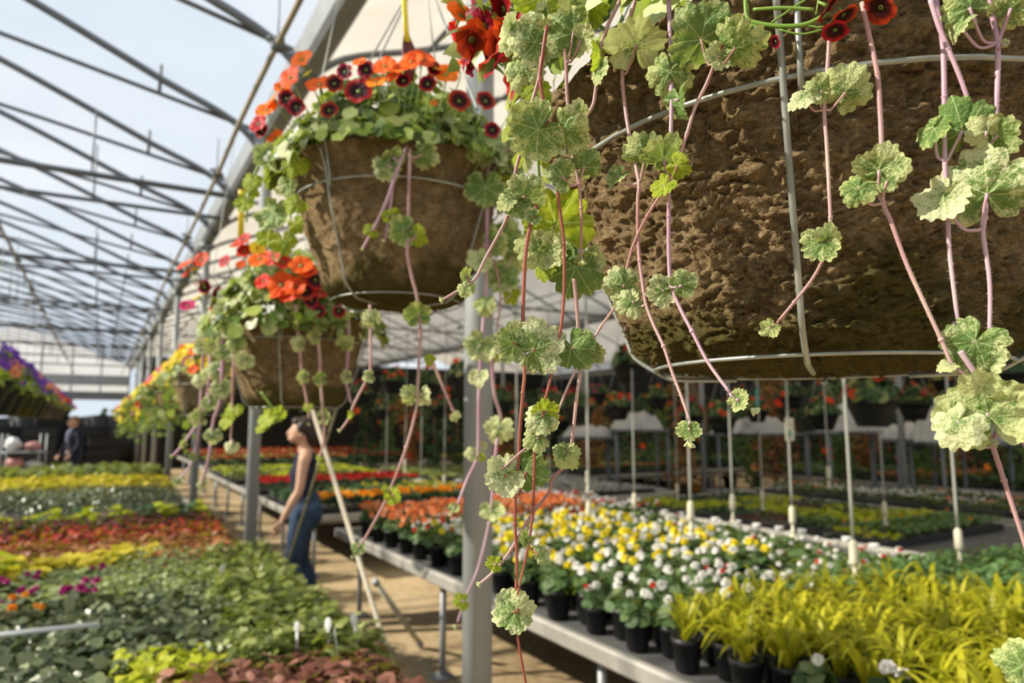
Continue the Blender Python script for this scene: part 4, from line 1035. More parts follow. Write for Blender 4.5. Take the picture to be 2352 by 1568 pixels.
# ================================================================ the big near basket
C1 = P(1885, 970, .63); C1.z = 1.648
B1 = basket(C1, 1.215, 'big moss-stained fibre basket close to the camera, its trailing stems hanging across the picture', 3, 2, 700, ('basket', 'trail'), wire_px=1800, wr=.0021, leafsize=.018, dome=.16, hook=.5, sz=.95, droop=-.02, rad=.24)
df1 = cyl_depth(C1, .258, .50)
V1 = [
 (9, 'stem', [(1424, 0), (1390, 73), (1377, 126), (1367, 214), (1360, 245), (1337, 283), (1310, 325), (1296, 348)],
  [(1379, 118, 36, 100, 15, 68, 'y'), (1376, 166, 34, 250, 10, 66, 'v'), (1326, 260, 32, 165, 25, 10, 'v'), (1292, 354, 17, 235, 0, 0, 'b')]),
 (9, 'stemr', [(1256, 60), (1246, 130), (1241, 184), (1254, 268), (1272, 367), (1285, 478), (1295, 560), (1295, 680), (1287, 760), (1268, 856), (1250, 925)],
  [(1222, 308, 66, 215, 5, 5, 'v', (1256, 285)), (1298, 312, 52, 310, 15, 25, 'g', (1258, 285)), (1190, 270, 38, 150, 30, 20, 'v', (1250, 260)), (1240, 958, 36, 200, 25, 20, 'v'), (1250, 940, 30, 100, 35, 0, 'y')]),
 (8, 'stem', [(1294, 95), (1300, 145), (1302, 214), (1308, 275), (1315, 352), (1329, 421), (1335, 478), (1335, 547), (1335, 596)],
  [(1308, 66, 54, 140, 8, 10, 'g', (1300, 145)), (1340, 96, 34, 325, 25, 15, 'v', (1300, 145)), (1348, 377, 36, 40, 20, 8, 'v', (1329, 421)), (1285, 405, 38, 170, 30, 10, 'v', (1329, 421)), (1337, 606, 19, 270, 0, 0, 'b')]),
 (9, 'stem', [(1459, 0), (1444, 57), (1432, 110), (1430, 172), (1432, 214), (1440, 275), (1451, 337), (1467, 417), (1465, 459), (1465, 535), (1469, 598), (1478, 665), (1484, 699), (1501, 745), (1524, 795), (1543, 852), (1566, 913), (1584, 965)],
  [(1463, 88, 64, 85, 22, 5, 'v', (1430, 172)), (1478, 350, 46, 120, 30, -10, 'v', (1467, 417)), (1415, 408, 32, 225, 20, 55, 'v', (1467, 417)), (1446, 694, 34, 200, 15, 15, 'v', (1484, 699)), (1583, 992, 27, 270, 25, 0, 'v'), (1583, 1024, 24, 265, 0, 0, 'b')]),
 (10, 'stemv', [(1536, 0), (1541, 115), (1541, 170), (1543, 218), (1541, 306), (1537, 383), (1536, 497), (1536, 577), (1541, 653), (1562, 707), (1589, 760), (1627, 833), (1677, 902)],
  [(1534, 178, 50, 255, 10, 8, 'v', (1543, 212)), (1560, 238, 44, 280, 25, 60, 'g', (1543, 214)), (1532, 358, 50, 45, 20, 40, 'v', (1540, 400)), (1514, 670, 36, 190, 15, 10, 'v', (1541, 653)), (1571, 654, 32, 20, 20, 10, 'v', (1541, 653)), (1700, 922, 26, 320, 25, 20, 'v'), (1736, 946, 22, 325, 0, 0, 'b')]),
 (9, 'stem', [(1715, 30), (1685, 57), (1658, 103), (1639, 153), (1620, 199), (1597, 245), (1578, 306), (1562, 356), (1547, 405), (1528, 432), (1486, 497), (1455, 562), (1440, 615), (1420, 690), (1379, 752), (1340, 818), (1306, 883), (1283, 940), (1256, 990), (1199, 1036), (1150, 1080)],
  [(1599, 76, 74, 130, 15, 0, 'g', (1640, 150)), (1700, 108, 60, 10, 30, 25, 'v', (1642, 150)), (1645, 128, 34, 170, 25, 40, 'v', (1642, 150)), (1560, 385, 30, 330, 20, 30, 'y', (1547, 405)), (1520, 432, 32, 225, 20, 50, 'y', (1528, 432)), (1430, 646, 40, 110, 10, 12, 'v', (1413, 690)), (1442, 694, 30, 300, 20, 10, 'v', (1413, 692)), (1229, 1008, 30, 205, 20, 10, 'v'), (1247, 968, 36, 120, 30, 10, 'v', (1256, 990))]),
 (9, 'stem', [(1244, 130), (1237, 184), (1215, 260), (1199, 337), (1184, 394), (1176, 448), (1164, 501), (1115, 593), (1090, 641), (1050, 668), (1019, 687)],
  [(1212, 445, 46, 45, 20, 10, 'v', (1176, 440)), (1185, 475, 32, 210, 20, 20, 'v', (1166, 495)), (1160, 460, 24, 200, 10, 45, 'v', (1170, 480)), (1069, 626, 17, 100, 20, 40, 'v'), (1066, 660, 22, 235, 20, 35, 'v'), (1012, 689, 15, 200, 0, 0, 'b')]),
 (9, 'stemr', [(1232, 470), (1218, 519), (1208, 577), (1203, 661), (1201, 745), (1205, 852), (1201, 902), (1195, 978), (1191, 1055), (1184, 1145), (1183, 1203), (1187, 1283), (1185, 1362), (1184, 1420), (1187, 1446), (1196, 1507), (1209, 1575)],
  [(1171, 784, 46, 155, 20, 10, 'v', (1202, 790)), (1240, 797, 62, 25, 12, 0, 'g', (1205, 800)), (1150, 1094, 46, 205, 10, 5, 'v', (1184, 1140)), (1216, 1088, 44, 330, 20, 20, 'g', (1184, 1140)), (1172, 1408, 48, 200, 8, 5, 'v', (1187, 1440)), (1196, 1398, 34, 350, 20, 30, 'v', (1187, 1440)), (1222, 498, 20, 200, 20, 20, 'v')]),
 (9, 'stem', [(1318, 640), (1323, 687), (1329, 768), (1333, 844), (1325, 909), (1314, 1009), (1305, 1060), (1268, 1100), (1261, 1130), (1217, 1188), (1174, 1261), (1138, 1308), (1103, 1340)],
  [(1318, 808, 46, 300, 20, 20, 'g', (1331, 800)), (1369, 808, 28, 20, 20, 20, 'v', (1333, 820)), (1345, 782, 24, 60, 25, 10, 'v', (1330, 800)), (1308, 1050, 32, 300, 15, 10, 'v'), (1292, 1035, 22, 150, 25, 20, 'v'), (1132, 1296, 20, 180, 25, 30, 'y'), (1098, 1342, 13, 215, 0, 0, 'b')]),
 (7, 'stemr', [(1232, 1015), (1228, 1033), (1226, 1101), (1225, 1163), (1219, 1217), (1214, 1250), (1199, 1319), (1188, 1365)],
  [(1203, 1232, 20, 120, 25, 50, 'v', (1214, 1250)), (1240, 1277, 21, 330, 30, 25, 'v', (1214, 1250))]),
 (9, 'stem', [(1906, 60), (1904, 102), (1899, 178), (1893, 252), (1898, 319), (1904, 430), (1907, 500), (1904, 560), (1894, 589), (1866, 640), (1824, 694), (1787, 738)],
  [(1950, 203, 54, 50, 15, 10, 'v', (1893, 252)), (1880, 205, 34, 160, 30, 20, 'v', (1893, 250)), (1838, 219, 36, 205, 15, 58, 'v', (1893, 252)), (1878, 566, 42, 215, 20, 20, 'v', (1900, 575)), (1905, 545, 30, 60, 25, 40, 'v', (1900, 575)), (1764, 756, 22, 220, 20, 10, 'v'), (1748, 766, 14, 215, 0, 0, 'b')]),
 (11, 'stem', [(1980, 6), (1996, 80), (2015, 169), (2022, 265), (2025, 338), (2028, 400), (2028, 465), (2047, 510), (2082, 605), (2124, 698), (2162, 780), (2188, 838), (2216, 862), (2290, 930), (2360, 1000)],
  [(2022, 378, 56, 75, 12, -8, 'v', (2028, 465)), (1966, 437, 38, 235, 20, 20, 'v', (2028, 465)), (2040, 420, 26, 300, 25, 25, 'v', (2030, 465)), (2175, 836, 22, 185, 20, 60, 'v')]),
 (12, 'stemv', [(2149, 0), (2165, 96), (2169, 223), (2169, 319), (2170, 370), (2172, 414), (2177, 500), (2181, 580), (2194, 691), (2204, 770)],
  [(2208, 286, 66, 105, 15, 5, 'g', (2170, 368)), (2140, 306, 44, 235, 15, 60, 'v', (2170, 370)), (2230, 798, 66, 235, 10, -5, 'v', (2190, 740)), (2272, 832, 42, 300, 15, 30, 'v', (2200, 760))]),
 (11, 'stemv', [(2137, 0), (2156, 60), (2178, 112), (2210, 191), (2242, 287), (2264, 341), (2306, 367), (2360, 402)],
  [(2300, 318, 52, 315, 15, 40, 'g', (2264, 341)), (2262, 296, 36, 130, 25, 15, 'v', (2264, 341))]),
 (12, 'stemv', [(2272, -10), (2280, 40), (2291, 99), (2291, 191), (2286, 287), (2277, 376), (2262, 500), (2258, 535), (2271, 627), (2274, 691), (2272, 790)],
  [(2266, 424, 90, 95, 15, 0, 'g', (2258, 525)), (2155, 468, 56, 230, 15, 35, 'v', (2256, 525)), (2218, 12, 46, 150, 15, 20, 'v', (2291, 99)), (2200, 66, 36, 240, 15, 55, 'v', (2291, 99)), (2310, 100, 10, 20, 0, 20, 'v'), (2330, 12, 46, 40, 15, 15, 'v', (2291, 99))]),
 (13, 'stemv', [(2206, 806), (2220, 828), (2246, 866), (2274, 902), (2318, 967), (2366, 1040)],
  [(2263, 928, 92, 105, 8, 5, 'v', (2280, 1020)), (2190, 975, 54, 225, 18, 25, 'v', (2280, 1020)), (2318, 930, 44, 20, 20, 30, 'v', (2280, 1020))]),
 (12, 'stem', [(2272, 1000), (2280, 1023), (2306, 1103), (2338, 1199), (2360, 1270)], [(2284, 1018, 10, 90, 20, 20, 'v')]),
 (9, 'stemr', [(2400, 1300), (2385, 1430), (2345, 1560), (2330, 1640)], [(2332, 1522, 50, 160, 10, 10, 'v')]),
]
stems(B1, C1, df1, V1, 1)
# leaf cluster spilling over the rim at the upper left
dfc = cyl_depth(C1, .262, .505)
V1b = [
 (8, 'stemg', [(1300, -60), (1270, 20), (1250, 90), (1243, 150)],
  [(1176, 72, 48, 215, 12, 45, 'v'), (1216, 96, 56, 175, 10, 10, 'v'), (1198, 166, 46, 250, 18, 25, 'v'), (1238, 10, 58, 250, 10, 10, 'y'), (1272, 40, 40, 60, 15, 10, 'v'), (1170, 50, 24, 120, 20, 40, 'v')]),
 (7, 'stemg', [(1390, -40), (1372, 0), (1350, 40), (1320, 60)], [(1362, 26, 42, 280, 12, 25, 'y'), (1330, 5, 40, 90, 25, 20, 'v'), (1420, -20, 40, 90, 30, 20, 'v')]),
 (7, 'stemg', [(1240, 150), (1236, 240), (1238, 400), (1262, 520), (1290, 600), (1320, 640)],
  [(1226, 212, 34, 250, 15, 20, 'y'), (1288, 498, 78, 55, 5, 10, 'y', (1230, 515)), (1230, 568, 44, 150, 20, 20, 'v', (1285, 590)), (1272, 580, 42, 320, 20, 15, 'v', (1290, 595)), (1316, 628, 62, 250, 8, 5, 'g', (1335, 600)), (1355, 595, 38, 60, 20, 25, 'g', (1330, 610)), (1248, 620, 30, 260, 20, 45, 'y')]),
]
stems(B1, C1, lambda x, y: dfc(x, y) + .012, V1b, 9)
# red blooms of the near basket, at its left shoulder
for k, (x, y, r, kind, d) in enumerate([(1062, 30, 40, 'redor', .74), (1095, 8, 46, 'bigred', .72), (1150, 22, 50, 'bigred', .70), (1086, 92, 44, 'bigred', .71), (1122, 122, 46, 'bigred', .69), (1072, 128, 34, 'bigred', .72), (1148, 100, 42, 'bigred', .69), (1108, 62, 42, 'bigred', .71), (1135, 150, 36, 'bigred', .68), (1160, 70, 36, 'redor', .69), (1180, 190, 38, 'bigred', .66), (1046, 74, 26, 'redor', .76), (1120, 60, 34, 'redor', .71), (1190, 60, 44, 'bigred', .68), (1080, 150, 26, 'bigred', .72)]):
    p = P(x, y, d); nrm = -FW * (.9 - .25 * (k % 3)) - RT * (.9 if k % 3 else -.6) + V((0, 0, .6 - .4 * (k % 4)))
    add_flower(B1, C1, p, r * d / F, kind, nrm, k)
for k, (x, y, r, kind) in enumerate([(1905, 18, 36, 'dark'), (1940, 38, 34, 'dark'), (1918, 72, 30, 'dark'), (2020, 20, 40, 'dark'), (1780, 96, 16, 'dark')]):
    d = df1(x, y) - .012; p = P(x, y, d)
    add_flower(B1, C1, p, r * d / F, kind, V((0, 0, -.8)) - FW * .22 + RT * (.9 - .55 * k), k)
mb = MB()
for pts, w in [([(1712, 0), (1716, 40), (1735, 52), (1790, 60), (1850, 56), (1905, 30)], 11), ([(1730, 22), (1800, 18), (1870, 22)], 9), ([(1738, 55), (1728, 75), (1740, 104), (1762, 108)], 5), ([(1772, 52), (1830, 12), (1850, 0)], 6), ([(1850, 58), (1890, 62), (1918, 40)], 5), ([(1790, 68), (1840, 78), (1890, 68)], 5), ([(1874, 34), (1880, 0)], 4), ([(1716, 10), (1720, 50), (1740, 62)], 7)]:
    mb.tube(spline([P(x, y, df1(x, y) - .008) for x, y in pts], 6), w / 2 * .42 / F, 7)
mb.build('green_stem', M['stemg'], B1, C1)
mb = MB()
r_ = random.Random(4)
for k in range(60):
    x, y = r_.uniform(1040, 1220), r_.uniform(-20, 150); d = r_.uniform(.70, .80)
    add_lance(mb, P(x, y, d), frame(V((r_.uniform(-1, 1), r_.uniform(-1, .2), r_.uniform(0, 1))), V((r_.uniform(-1, 1), r_.uniform(-1, 1), r_.uniform(-.5, .5)))), .035, .008)
mb.build('foliage', LM['bush'], B1, C1)

# ================================================================ second basket
C2 = P(905, 970, 1.36); C2.z = 1.837
hk2 = P(972, -60, 1.40)
B2 = basket(C2, 1.06, 'fibre basket with orange and black-red blooms hanging highest, left of the big near one', 8, 1, 1500, ('basket', 'bush', 'basket', 'trail'), wire_px=752, wr=.0018, leafsize=.0185, dome=.20, droop=.015, rad=.248, hook=hk2.z - C2.z - .25, hookoff=(hk2.x - C2.x, hk2.y - C2.y))
flowers_px(B2, C2, 1.06, [(691, 134, 30, 'orange'), (664, 176, 30, 'orange'), (733, 191, 33, 'orange'), (626, 226, 24, 'orange'), (611, 249, 27, 'orange'), (825, 141, 17, 'orange'), (882, 149, 29, 'orange'), (917, 153, 29, 'orange'), (944, 138, 29, 'orange'), (970, 134, 31, 'orange'), (863, 187, 24, 'orange'), (1024, 168, 31, 'orange'), (1051, 145, 24, 'orange'), (630, 317, 24, 'orange'), (997, 236, 9, 'orange'), (905, 170, 22, 'orange'), (1000, 150, 22, 'orange'), (648, 200, 20, 'orange'),
 (823, 207, 33, 'dark'), (657, 226, 22, 'dark'), (680, 245, 22, 'dark'), (592, 283, 24, 'red'), (768, 191, 22, 'dark'), (791, 164, 20, 'dark'), (840, 159, 22, 'dark'), (756, 252, 22, 'dark'), (926, 184, 19, 'dark'), (982, 191, 22, 'dark'), (997, 157, 18, 'dark'), (1055, 230, 27, 'dark'), (1116, 230, 25, 'dark'), (1175, 249, 17, 'dark'), (1131, 298, 19, 'dark'), (600, 300, 18, 'dark'), (705, 168, 14, 'yellow')], 2)
df2 = cyl_depth(C2, .232, 1.34)
V2 = [
 (9, 'stemv', [(935, 335), (915, 385), (885, 470), (856, 530), (832, 572)], [(885, 382, 32, 225, 20, 15, 'v'), (905, 357, 26, 60, 25, 20, 'v'), (850, 528, 18, 190, 25, 30, 'y'), (831, 573, 9, 240, 0, 0, 'b')]),
 (8, 'stemv', [(922, 345), (905, 400), (896, 480), (885, 550)], [(904, 490, 16, 70, 20, 20, 'y'), (888, 495, 14, 150, 20, 20, 'y'), (881, 554, 8, 260, 0, 0, 'b')]),
 (8, 'stem', [(942, 340), (940, 400), (938, 500), (936, 580), (947, 640), (958, 683), (965, 756), (962, 830), (960, 878), (955, 943), (933, 1027), (898, 1120), (870, 1180), (830, 1250)],
  [(975, 358, 34, 330, 20, 15, 'v'), (920, 533, 34, 200, 8, 5, 'v'), (960, 545, 26, 320, 25, 35, 'y'), (959, 716, 30, 100, 12, 0, 'v'), (946, 903, 24, 120, 25, 35, 'v'), (974, 910, 24, 300, 25, 30, 'v'), (889, 1125, 14, 150, 25, 40, 'y'), (906, 1140, 20, 320, 25, 20, 'y'), (821, 1258, 16, 240, 25, 20, 'v'), (808, 1280, 8, 220, 0, 0, 'b')]),
 (8, 'stemv', [(1122, 380), (1119, 488), (1115, 668), (1108, 767), (1100, 897), (1099, 959), (1096, 1047), (1073, 1100), (1051, 1159)],
  [(1115, 440, 44, 270, 12, 10, 'g'), (1130, 560, 34, 300, 20, 30, 'v'), (1098, 800, 36, 240, 15, 5, 'v'), (1128, 815, 26, 320, 20, 30, 'v'), (1101, 868, 24, 270, 25, 20, 'v'), (1082, 1040, 16, 180, 20, 20, 'v'), (1110, 1022, 11, 20, 30, 30, 'v'), (1106, 1050, 11, 330, 30, 30, 'y'), (1041, 1168, 13, 240, 20, 20, 'v'), (1034, 1184, 8, 240, 0, 0, 'b')]),
 (8, 'stemv', [(1128, 800), (1135, 900), (1150, 960), (1141, 1016), (1139, 1036), (1130, 1145), (1123, 1203), (1098, 1304), (1072, 1366), (1051, 1428)],
  [(1143, 986, 32, 250, 12, 10, 'v'), (1130, 1178, 27, 280, 25, 0, 'v'), (1059, 1380, 20, 190, 30, 20, 'y'), (1043, 1440, 11, 245, 0, 0, 'b')]),
 (7, 'stem', [(990, 820), (1010, 870), (1040, 940), (1050, 960)], [(985, 826, 14, 150, 20, 20, 'y'), (1050, 957, 14, 60, 20, 45, 'v')]),
 (7, 'stem', [(850, 700), (851, 752), (851, 848), (846, 865), (813, 928), (800, 962), (782, 988)], [(855, 730, 22, 120, 20, 10, 'v'), (846, 866, 15, 200, 15, 10, 'v'), (806, 950, 10, 120, 20, 40, 'y'), (778, 989, 9, 215, 0, 0, 'b')]),
 (6, 'stem', [(1110, 560), (1140, 620), (1150, 690), (1140, 760)], [(1160, 540, 44, 60, 15, 10, 'v'), (1185, 590, 38, 300, 15, 20, 'v'), (1150, 640, 40, 240, 15, 20, 'v'), (1110, 700, 26, 250, 20, 30, 'v'), (1095, 600, 30, 200, 20, 30, 'v'), (1175, 680, 22, 290, 30, 20, 'y')]),
 (6, 'stemg', [(690, 340), (672, 400), (668, 470), (664, 540), (640, 600)], [(676, 380, 30, 240, 20, 25, 'y'), (660, 430, 28, 280, 20, 40, 'v'), (675, 470, 26, 220, 25, 30, 'y'), (625, 500, 44, 240, 15, 45, 'v'), (650, 560, 30, 280, 15, 20, 'y'), (610, 550, 26, 200, 20, 40, 'y'), (680, 520, 22, 300, 20, 40, 'y')]),
 (6, 'stemg', [(640, 320), (610, 350), (585, 400), (570, 450), (566, 510)], [(606, 362, 30, 200, 20, 30, 'v'), (575, 420, 24, 250, 20, 40, 'y'), (560, 470, 22, 240, 25, 30, 'y'), (580, 440, 18, 320, 25, 30, 'y'), (625, 350, 24, 260, 20, 30, 'v')]),
 (6, 'stem', [(1150, 330), (1180, 400), (1190, 480)], [(1160, 330, 36, 240, 15, 20, 'v'), (1190, 380, 32, 270, 15, 20, 'v'), (1200, 330, 34, 300, 15, 20, 'v'), (1120, 350, 40, 250, 15, 10, 'v'), (1090, 330, 42, 260, 15, 10, 'v'), (1175, 430, 26, 260, 20, 30, 'y')]),
]
stems(B2, C2, df2, V2, 21, hairs=False)
mb = MB(); q0, q1, q2 = P(926, -60, 1.30), P(932, 60, 1.28), P(936, 96, 1.28)
mb.tube([q0, q1, q2], .0055, 8, squash=.35); mb.build('yellow_strap', M['yellow'], B2, C2)
mb = MB(); mb.tube([P(934, 60, 1.285), P(934, 84, 1.285), P(938, 108, 1.285), P(940, 150, 1.285), P(942, 185, 1.285)], [.002, .007, .0135, .0135, .011], 10, squash=.18); mb.build('plant_tag', M['maroon'], B2, C2)

# ================================================================ third basket
C3 = P(675, 970, 1.97); C3.z = 1.640
B3 = basket(C3, 1.0, 'fibre basket with red and orange blooms hanging below and behind the highest one', 15, 1, 1100, ('basket', 'bush', 'trail'), wire_px=640, wr=.0018, leafsize=.020, dome=.21, droop=.05, rad=.262, hook=.42)
flowers_px(B3, C3, 1.0, [(549, 557, 25, 'red'), (560, 575, 20, 'red'), (461, 595, 21, 'red'), (515, 599, 17, 'red'), (595, 592, 28, 'redor'), (625, 590, 24, 'red'), (650, 600, 22, 'red'), (423, 607, 22, 'redor'), (430, 625, 16, 'redor'), (691, 607, 29, 'redor'), (705, 620, 24, 'redor'), (645, 652, 33, 'redor'), (664, 668, 30, 'redor'), (680, 655, 26, 'redor'), (603, 645, 20, 'redor'), (635, 670, 22, 'orange'), (499, 675, 18, 'dark'), (702, 664, 28, 'dark'), (465, 645, 20, 'red'), (470, 660, 16, 'dark'), (725, 641, 26, 'dark'), (484, 710, 20, 'redor'), (492, 733, 16, 'dark'), (779, 714, 16, 'dark'), (733, 714, 15, 'dark'), (505, 748, 13, 'dark'), (591, 568, 18, 'yellow'), (446, 618, 15, 'yellow'), (457, 679, 17, 'yellow'), (553, 606, 12, 'orange'), (430, 700, 18, 'magenta'), (735, 672, 18, 'red'), (715, 690, 18, 'dark'), (560, 548, 18, 'red')], 5)
df3 = cyl_depth(C3, .235, 1.95)
V3 = [
 (7, 'stem', [(680, 700), (683, 744), (687, 786), (694, 859), (706, 928), (710, 960)], [(687, 787, 19, 160, 25, 10, 'v'), (694, 866, 16, 180, 25, 0, 'v'), (706, 935, 12, 260, 20, 30, 'y'), (708, 975, 8, 260, 0, 0, 'b')]),
 (7, 'stem', [(715, 690), (721, 725), (733, 802), (736, 870), (744, 974), (745, 964), (743, 1018), (734, 1050)], [(720, 772, 18, 170, 25, 10, 'v'), (735, 869, 16, 180, 25, 0, 'v'), (748, 957, 18, 10, 35, 0, 'v'), (734, 1052, 9, 230, 15, 20, 'y'), (730, 1066, 7, 250, 0, 0, 'b')]),
 (7, 'stemv', [(800, 720), (800, 800), (795, 870), (800, 900), (806, 925)], [(795, 790, 20, 30, 20, 20, 'v'), (793, 865, 15, 180, 25, 10, 'v'), (780, 735, 26, 20, 20, 20, 'v')]),
 (8, 'stemv', [(520, 700), (512, 780), (510, 860), (505, 921), (490, 967), (481, 1040), (471, 1084), (462, 1117)], [(515, 720, 26, 240, 20, 10, 'v'), (505, 770, 26, 260, 20, 20, 'v'), (520, 810, 24, 280, 20, 20, 'v'), (498, 850, 24, 220, 15, 20, 'v'), (510, 896, 24, 280, 15, 10, 'v'), (487, 1001, 19, 260, 15, 10, 'v'), (528, 760, 22, 300, 20, 30, 'v'), (461, 1112, 12, 260, 15, 30, 'v'), (458, 1130, 7, 250, 0, 0, 'b')]),
 (8, 'stemv', [(490, 720), (484, 800), (480, 880), (470, 935), (453, 973), (419, 1022), (398, 1046)], [(480, 740, 24, 200, 20, 20, 'v'), (492, 800, 22, 260, 20, 20, 'v'), (478, 860, 20, 240, 15, 20, 'v'), (480, 929, 18, 250, 15, 20, 'v'), (456, 957, 21, 180, 30, 0, 'v'), (420, 1018, 10, 120, 20, 30, 'v'), (393, 1048, 8, 215, 0, 0, 'b')]),
 (6, 'stemv', [(470, 760), (465, 850), (460, 930), (456, 990), (444, 1053), (425, 1085), (407, 1105)], [(462, 800, 20, 200, 20, 20, 'v'), (455, 875, 18, 260, 15, 30, 'v'), (443, 1048, 11, 160, 15, 30, 'v'), (406, 1104, 11, 230, 15, 20, 'v')]),
 (6, 'stem', [(540, 760), (535, 860), (533, 940), (530, 1000)], [(540, 790, 22, 260, 20, 20, 'v'), (560, 830, 22, 240, 15, 10, 'v'), (533, 945, 22, 250, 20, 40, 'y'), (520, 970, 20, 250, 20, 50, 'y'), (530, 1025, 16, 230, 15, 20, 'v')]),
 (6, 'stemg', [(600, 900), (625, 935), (640, 960)], [(612, 965, 26, 235, 15, 55, 'y'), (640, 948, 19, 60, 15, 20, 'y'), (600, 985, 16, 220, 20, 55, 'y')]),
]
stems(B3, C3, df3, V3, 31, hairs=False)
mb = MB(); mb.tube([P(555, 436, 1.95), P(553, 545, 1.95)], .008, 8, squash=.3); mb.build('yellow_strap', M['yellow'], B3, C3)

# ================================================================ the row behind, and the black baskets
def scatter_flowers(t, c, s, n, kinds, seed, r=.026, dome=.13, R0=.23, side=0):
    rr = random.Random(seed)
    for k in range(n):
        a = rr.uniform(0, 6.283); u = sqrt(rr.random()) * 1.05; dz = 0
        if rr.random() < side: u = rr.uniform(.98, 1.14); dz = rr.uniform(0, .30)
        p = V((c[0] + R0 * s * u * cos(a), c[1] + R0 * s * u * sin(a), c[2] + (.25 + dome * max(0, 1.08 - u ** 2.2) - dz) * s))
        nrm = V((cos(a) * u, sin(a) * u, 1 - .5 * u)) - V((0, .5, 0)) + V((rr.uniform(-.4, .4), rr.uniform(-.4, .4), 0))
        add_flower(t, c, p, r * rr.uniform(.75, 1.2) * s, rr.choice(kinds), nrm, k)
def trailers(t, c, s, n, seed, L=(.25, .6)):
    rr = random.Random(seed)
    for k in range(n):
        a = rr.uniform(0, 6.283); L_ = rr.uniform(*L); x, y = c[0] + .24 * s * cos(a), c[1] + .24 * s * sin(a)
        pts = [V((c[0] + .18 * s * cos(a), c[1] + .18 * s * sin(a), c[2] + .26 * s))] + [V((x + .05 * q * rr.uniform(-1, 1), y + .05 * q * rr.uniform(-1, 1), c[2] + .24 * s - L_ * q)) for q in (.1, .4, .7, 1)]
        cur = spline(pts, 3); mb = MB(); mb.tube(cur, .0022, 5)
        for p in cur[2::2]:
            for sg in (-1, 1):
                add_round(mb, p + V((sg * .02, -.01, 0)), frame(V((rr.uniform(-.6, .6), -1, rr.uniform(-.2, .8))), V((sg, 0, -.3))), rr.uniform(.018, .032), 0, 9)
        mb.build('trailing_stem', LM['trail'], t, c)
for k, (d, X) in enumerate([(4.25, .56), (5.7, .57), (7.2, .56), (8.9, .57), (10.9, .56), (13.4, .57), (16.4, .56)]):
    # depth along the view axis -> distance along the row
    Yk = (d - X * FW.x) / FW.y
    c = V((X, Yk, 1.645 + .02 * (k % 2)))
    t = basket(c, 1.0, 'fibre basket with yellow blooms, %s in the row behind the red and orange one' % ORD[k if k else 0].replace('nearest', 'first'), 40 + k, 0 if k > 1 else 1, 420 if k > 1 else 300, ('basket', 'bush', 'trail'), leafsize=.027, dome=.20, hook=.5, rad=.25 if k > 1 else .215, droop=.055 if k > 1 else 0)
    scatter_flowers(t, c, 1.0, 85, ['yellow'] * 6 + ['magenta', 'redor'], 50 + k, .030, .20, .25, .35 if k > 1 else 0)
    trailers(t, c, 1.0, 9 if k > 1 else 2, 60 + k, (.2, .5))
for k in range(12):
    Yk = 7.6 + .85 * k + .05 * k * k; c = V((-.94, Yk, 1.68))
    t = basket(c, 1.3, 'black basket with purple and salmon petunias, %s in the far left row' % ORD[k].replace('nearest', 'first'), 80 + k, 0, 200, ('basket',), True, leafsize=.04, dome=.24, hook=.5, group='black petunia baskets in the far left row', wr=.003, rad=.26)
    scatter_flowers(t, c, 1.3, 60, (['salmon', 'purple', 'purple'] if k == 0 else ['salmon', 'redor'] if k in (7, 8, 11) else ['purple'] * 5 + ['salmon']), 90 + k, .036, .26, .27)
# black baskets over the benches on the right
BB = [(2006, 980, 4.7, .36, 'red'), (1892, 988, 7.6, .36, 'redor'), (2102, 965, 7.4, .36, 'red'), (1448, 882, 6.1, .34, 'red'), (1660, 995, 8.0, .36, 'redor'), (1590, 985, 9.5, .36, 'red'), (1420, 965, 9.0, .36, 'redor'), (1330, 975, 7.4, .36, 'red'), (1265, 965, 8.5, .36, 'redor'), (1065, 905, 8.0, .40, 'redor'), (985, 915, 9.4, .40, 'red'), (905, 905, 10.5, .4, 'redor'), (1150, 950, 10.0, .38, 'red'), (1200, 985, 11.5, .38, 'redor'), (1010, 960, 12.5, .38, 'red'), (1740, 970, 11.0, .38, 'redor'), (1820, 940, 10.0, .38, 'redor'), (2220, 945, 9.0, .38, 'red'), (2300, 965, 7.2, .36, 'magenta'), (2345, 905, 6.0, .36, 'red'), (1510, 940, 12.0, .4, 'redor'), (1375, 930, 12.5, .4, 'magenta'), (830, 930, 12.0, .4, 'red'), (880, 965, 14.0, .4, 'redor'), (1090, 985, 14.5, .4, 'red'), (1290, 990, 13.0, .4, 'redor'), (1700, 935, 13.5, .4, 'red'), (2170, 900, 11.5, .4, 'redor'), (1960, 940, 12.0, .4, 'magenta'), (2050, 905, 13.5, .4, 'redor')]
rows = ['over the yellow-green seedlings, the biggest of the dark ones', 'left of the biggest dark one', 'right of the biggest dark one', 'low beside the fibre basket bottom', 'with orange blooms left of the white sheets', 'behind the orange one left of the white sheets']
for k, (x, yb, d, dia, kind) in enumerate(BB):
    c = P(x, yb, d); s = dia / .424
    lab = rows[k] if k < 6 else '%s from the left of the far ones' % (['', '', '', '', '', ''] + ['eleventh', 'ninth', 'eighth', 'fifth', 'third', 'second nearer one', 'sixth', 'seventh', 'fourth', 'fourteenth', 'fifteenth', 'nineteenth', 'twentieth', 'last', 'twelfth', 'tenth', 'first', 'second', 'fifth farther one', 'ninth farther one', 'thirteenth', 'eighteenth', 'sixteenth', 'seventeenth'])[k]
    t = basket(c, s, 'black basket, %s blooms, %s' % ({'red': 'red', 'redor': 'orange-red', 'magenta': 'pink'}[kind], lab), 200 + k, 0, 130, ('dark', 'dark', 'bush'), True, leafsize=.045, dome=.20, droop=.0, hook=.55, group='black baskets over the right benches', wr=.003, rad=.21)
    scatter_flowers(t, c, s, 6 + k % 5, [kind], 230 + k, .042, .20, .21)
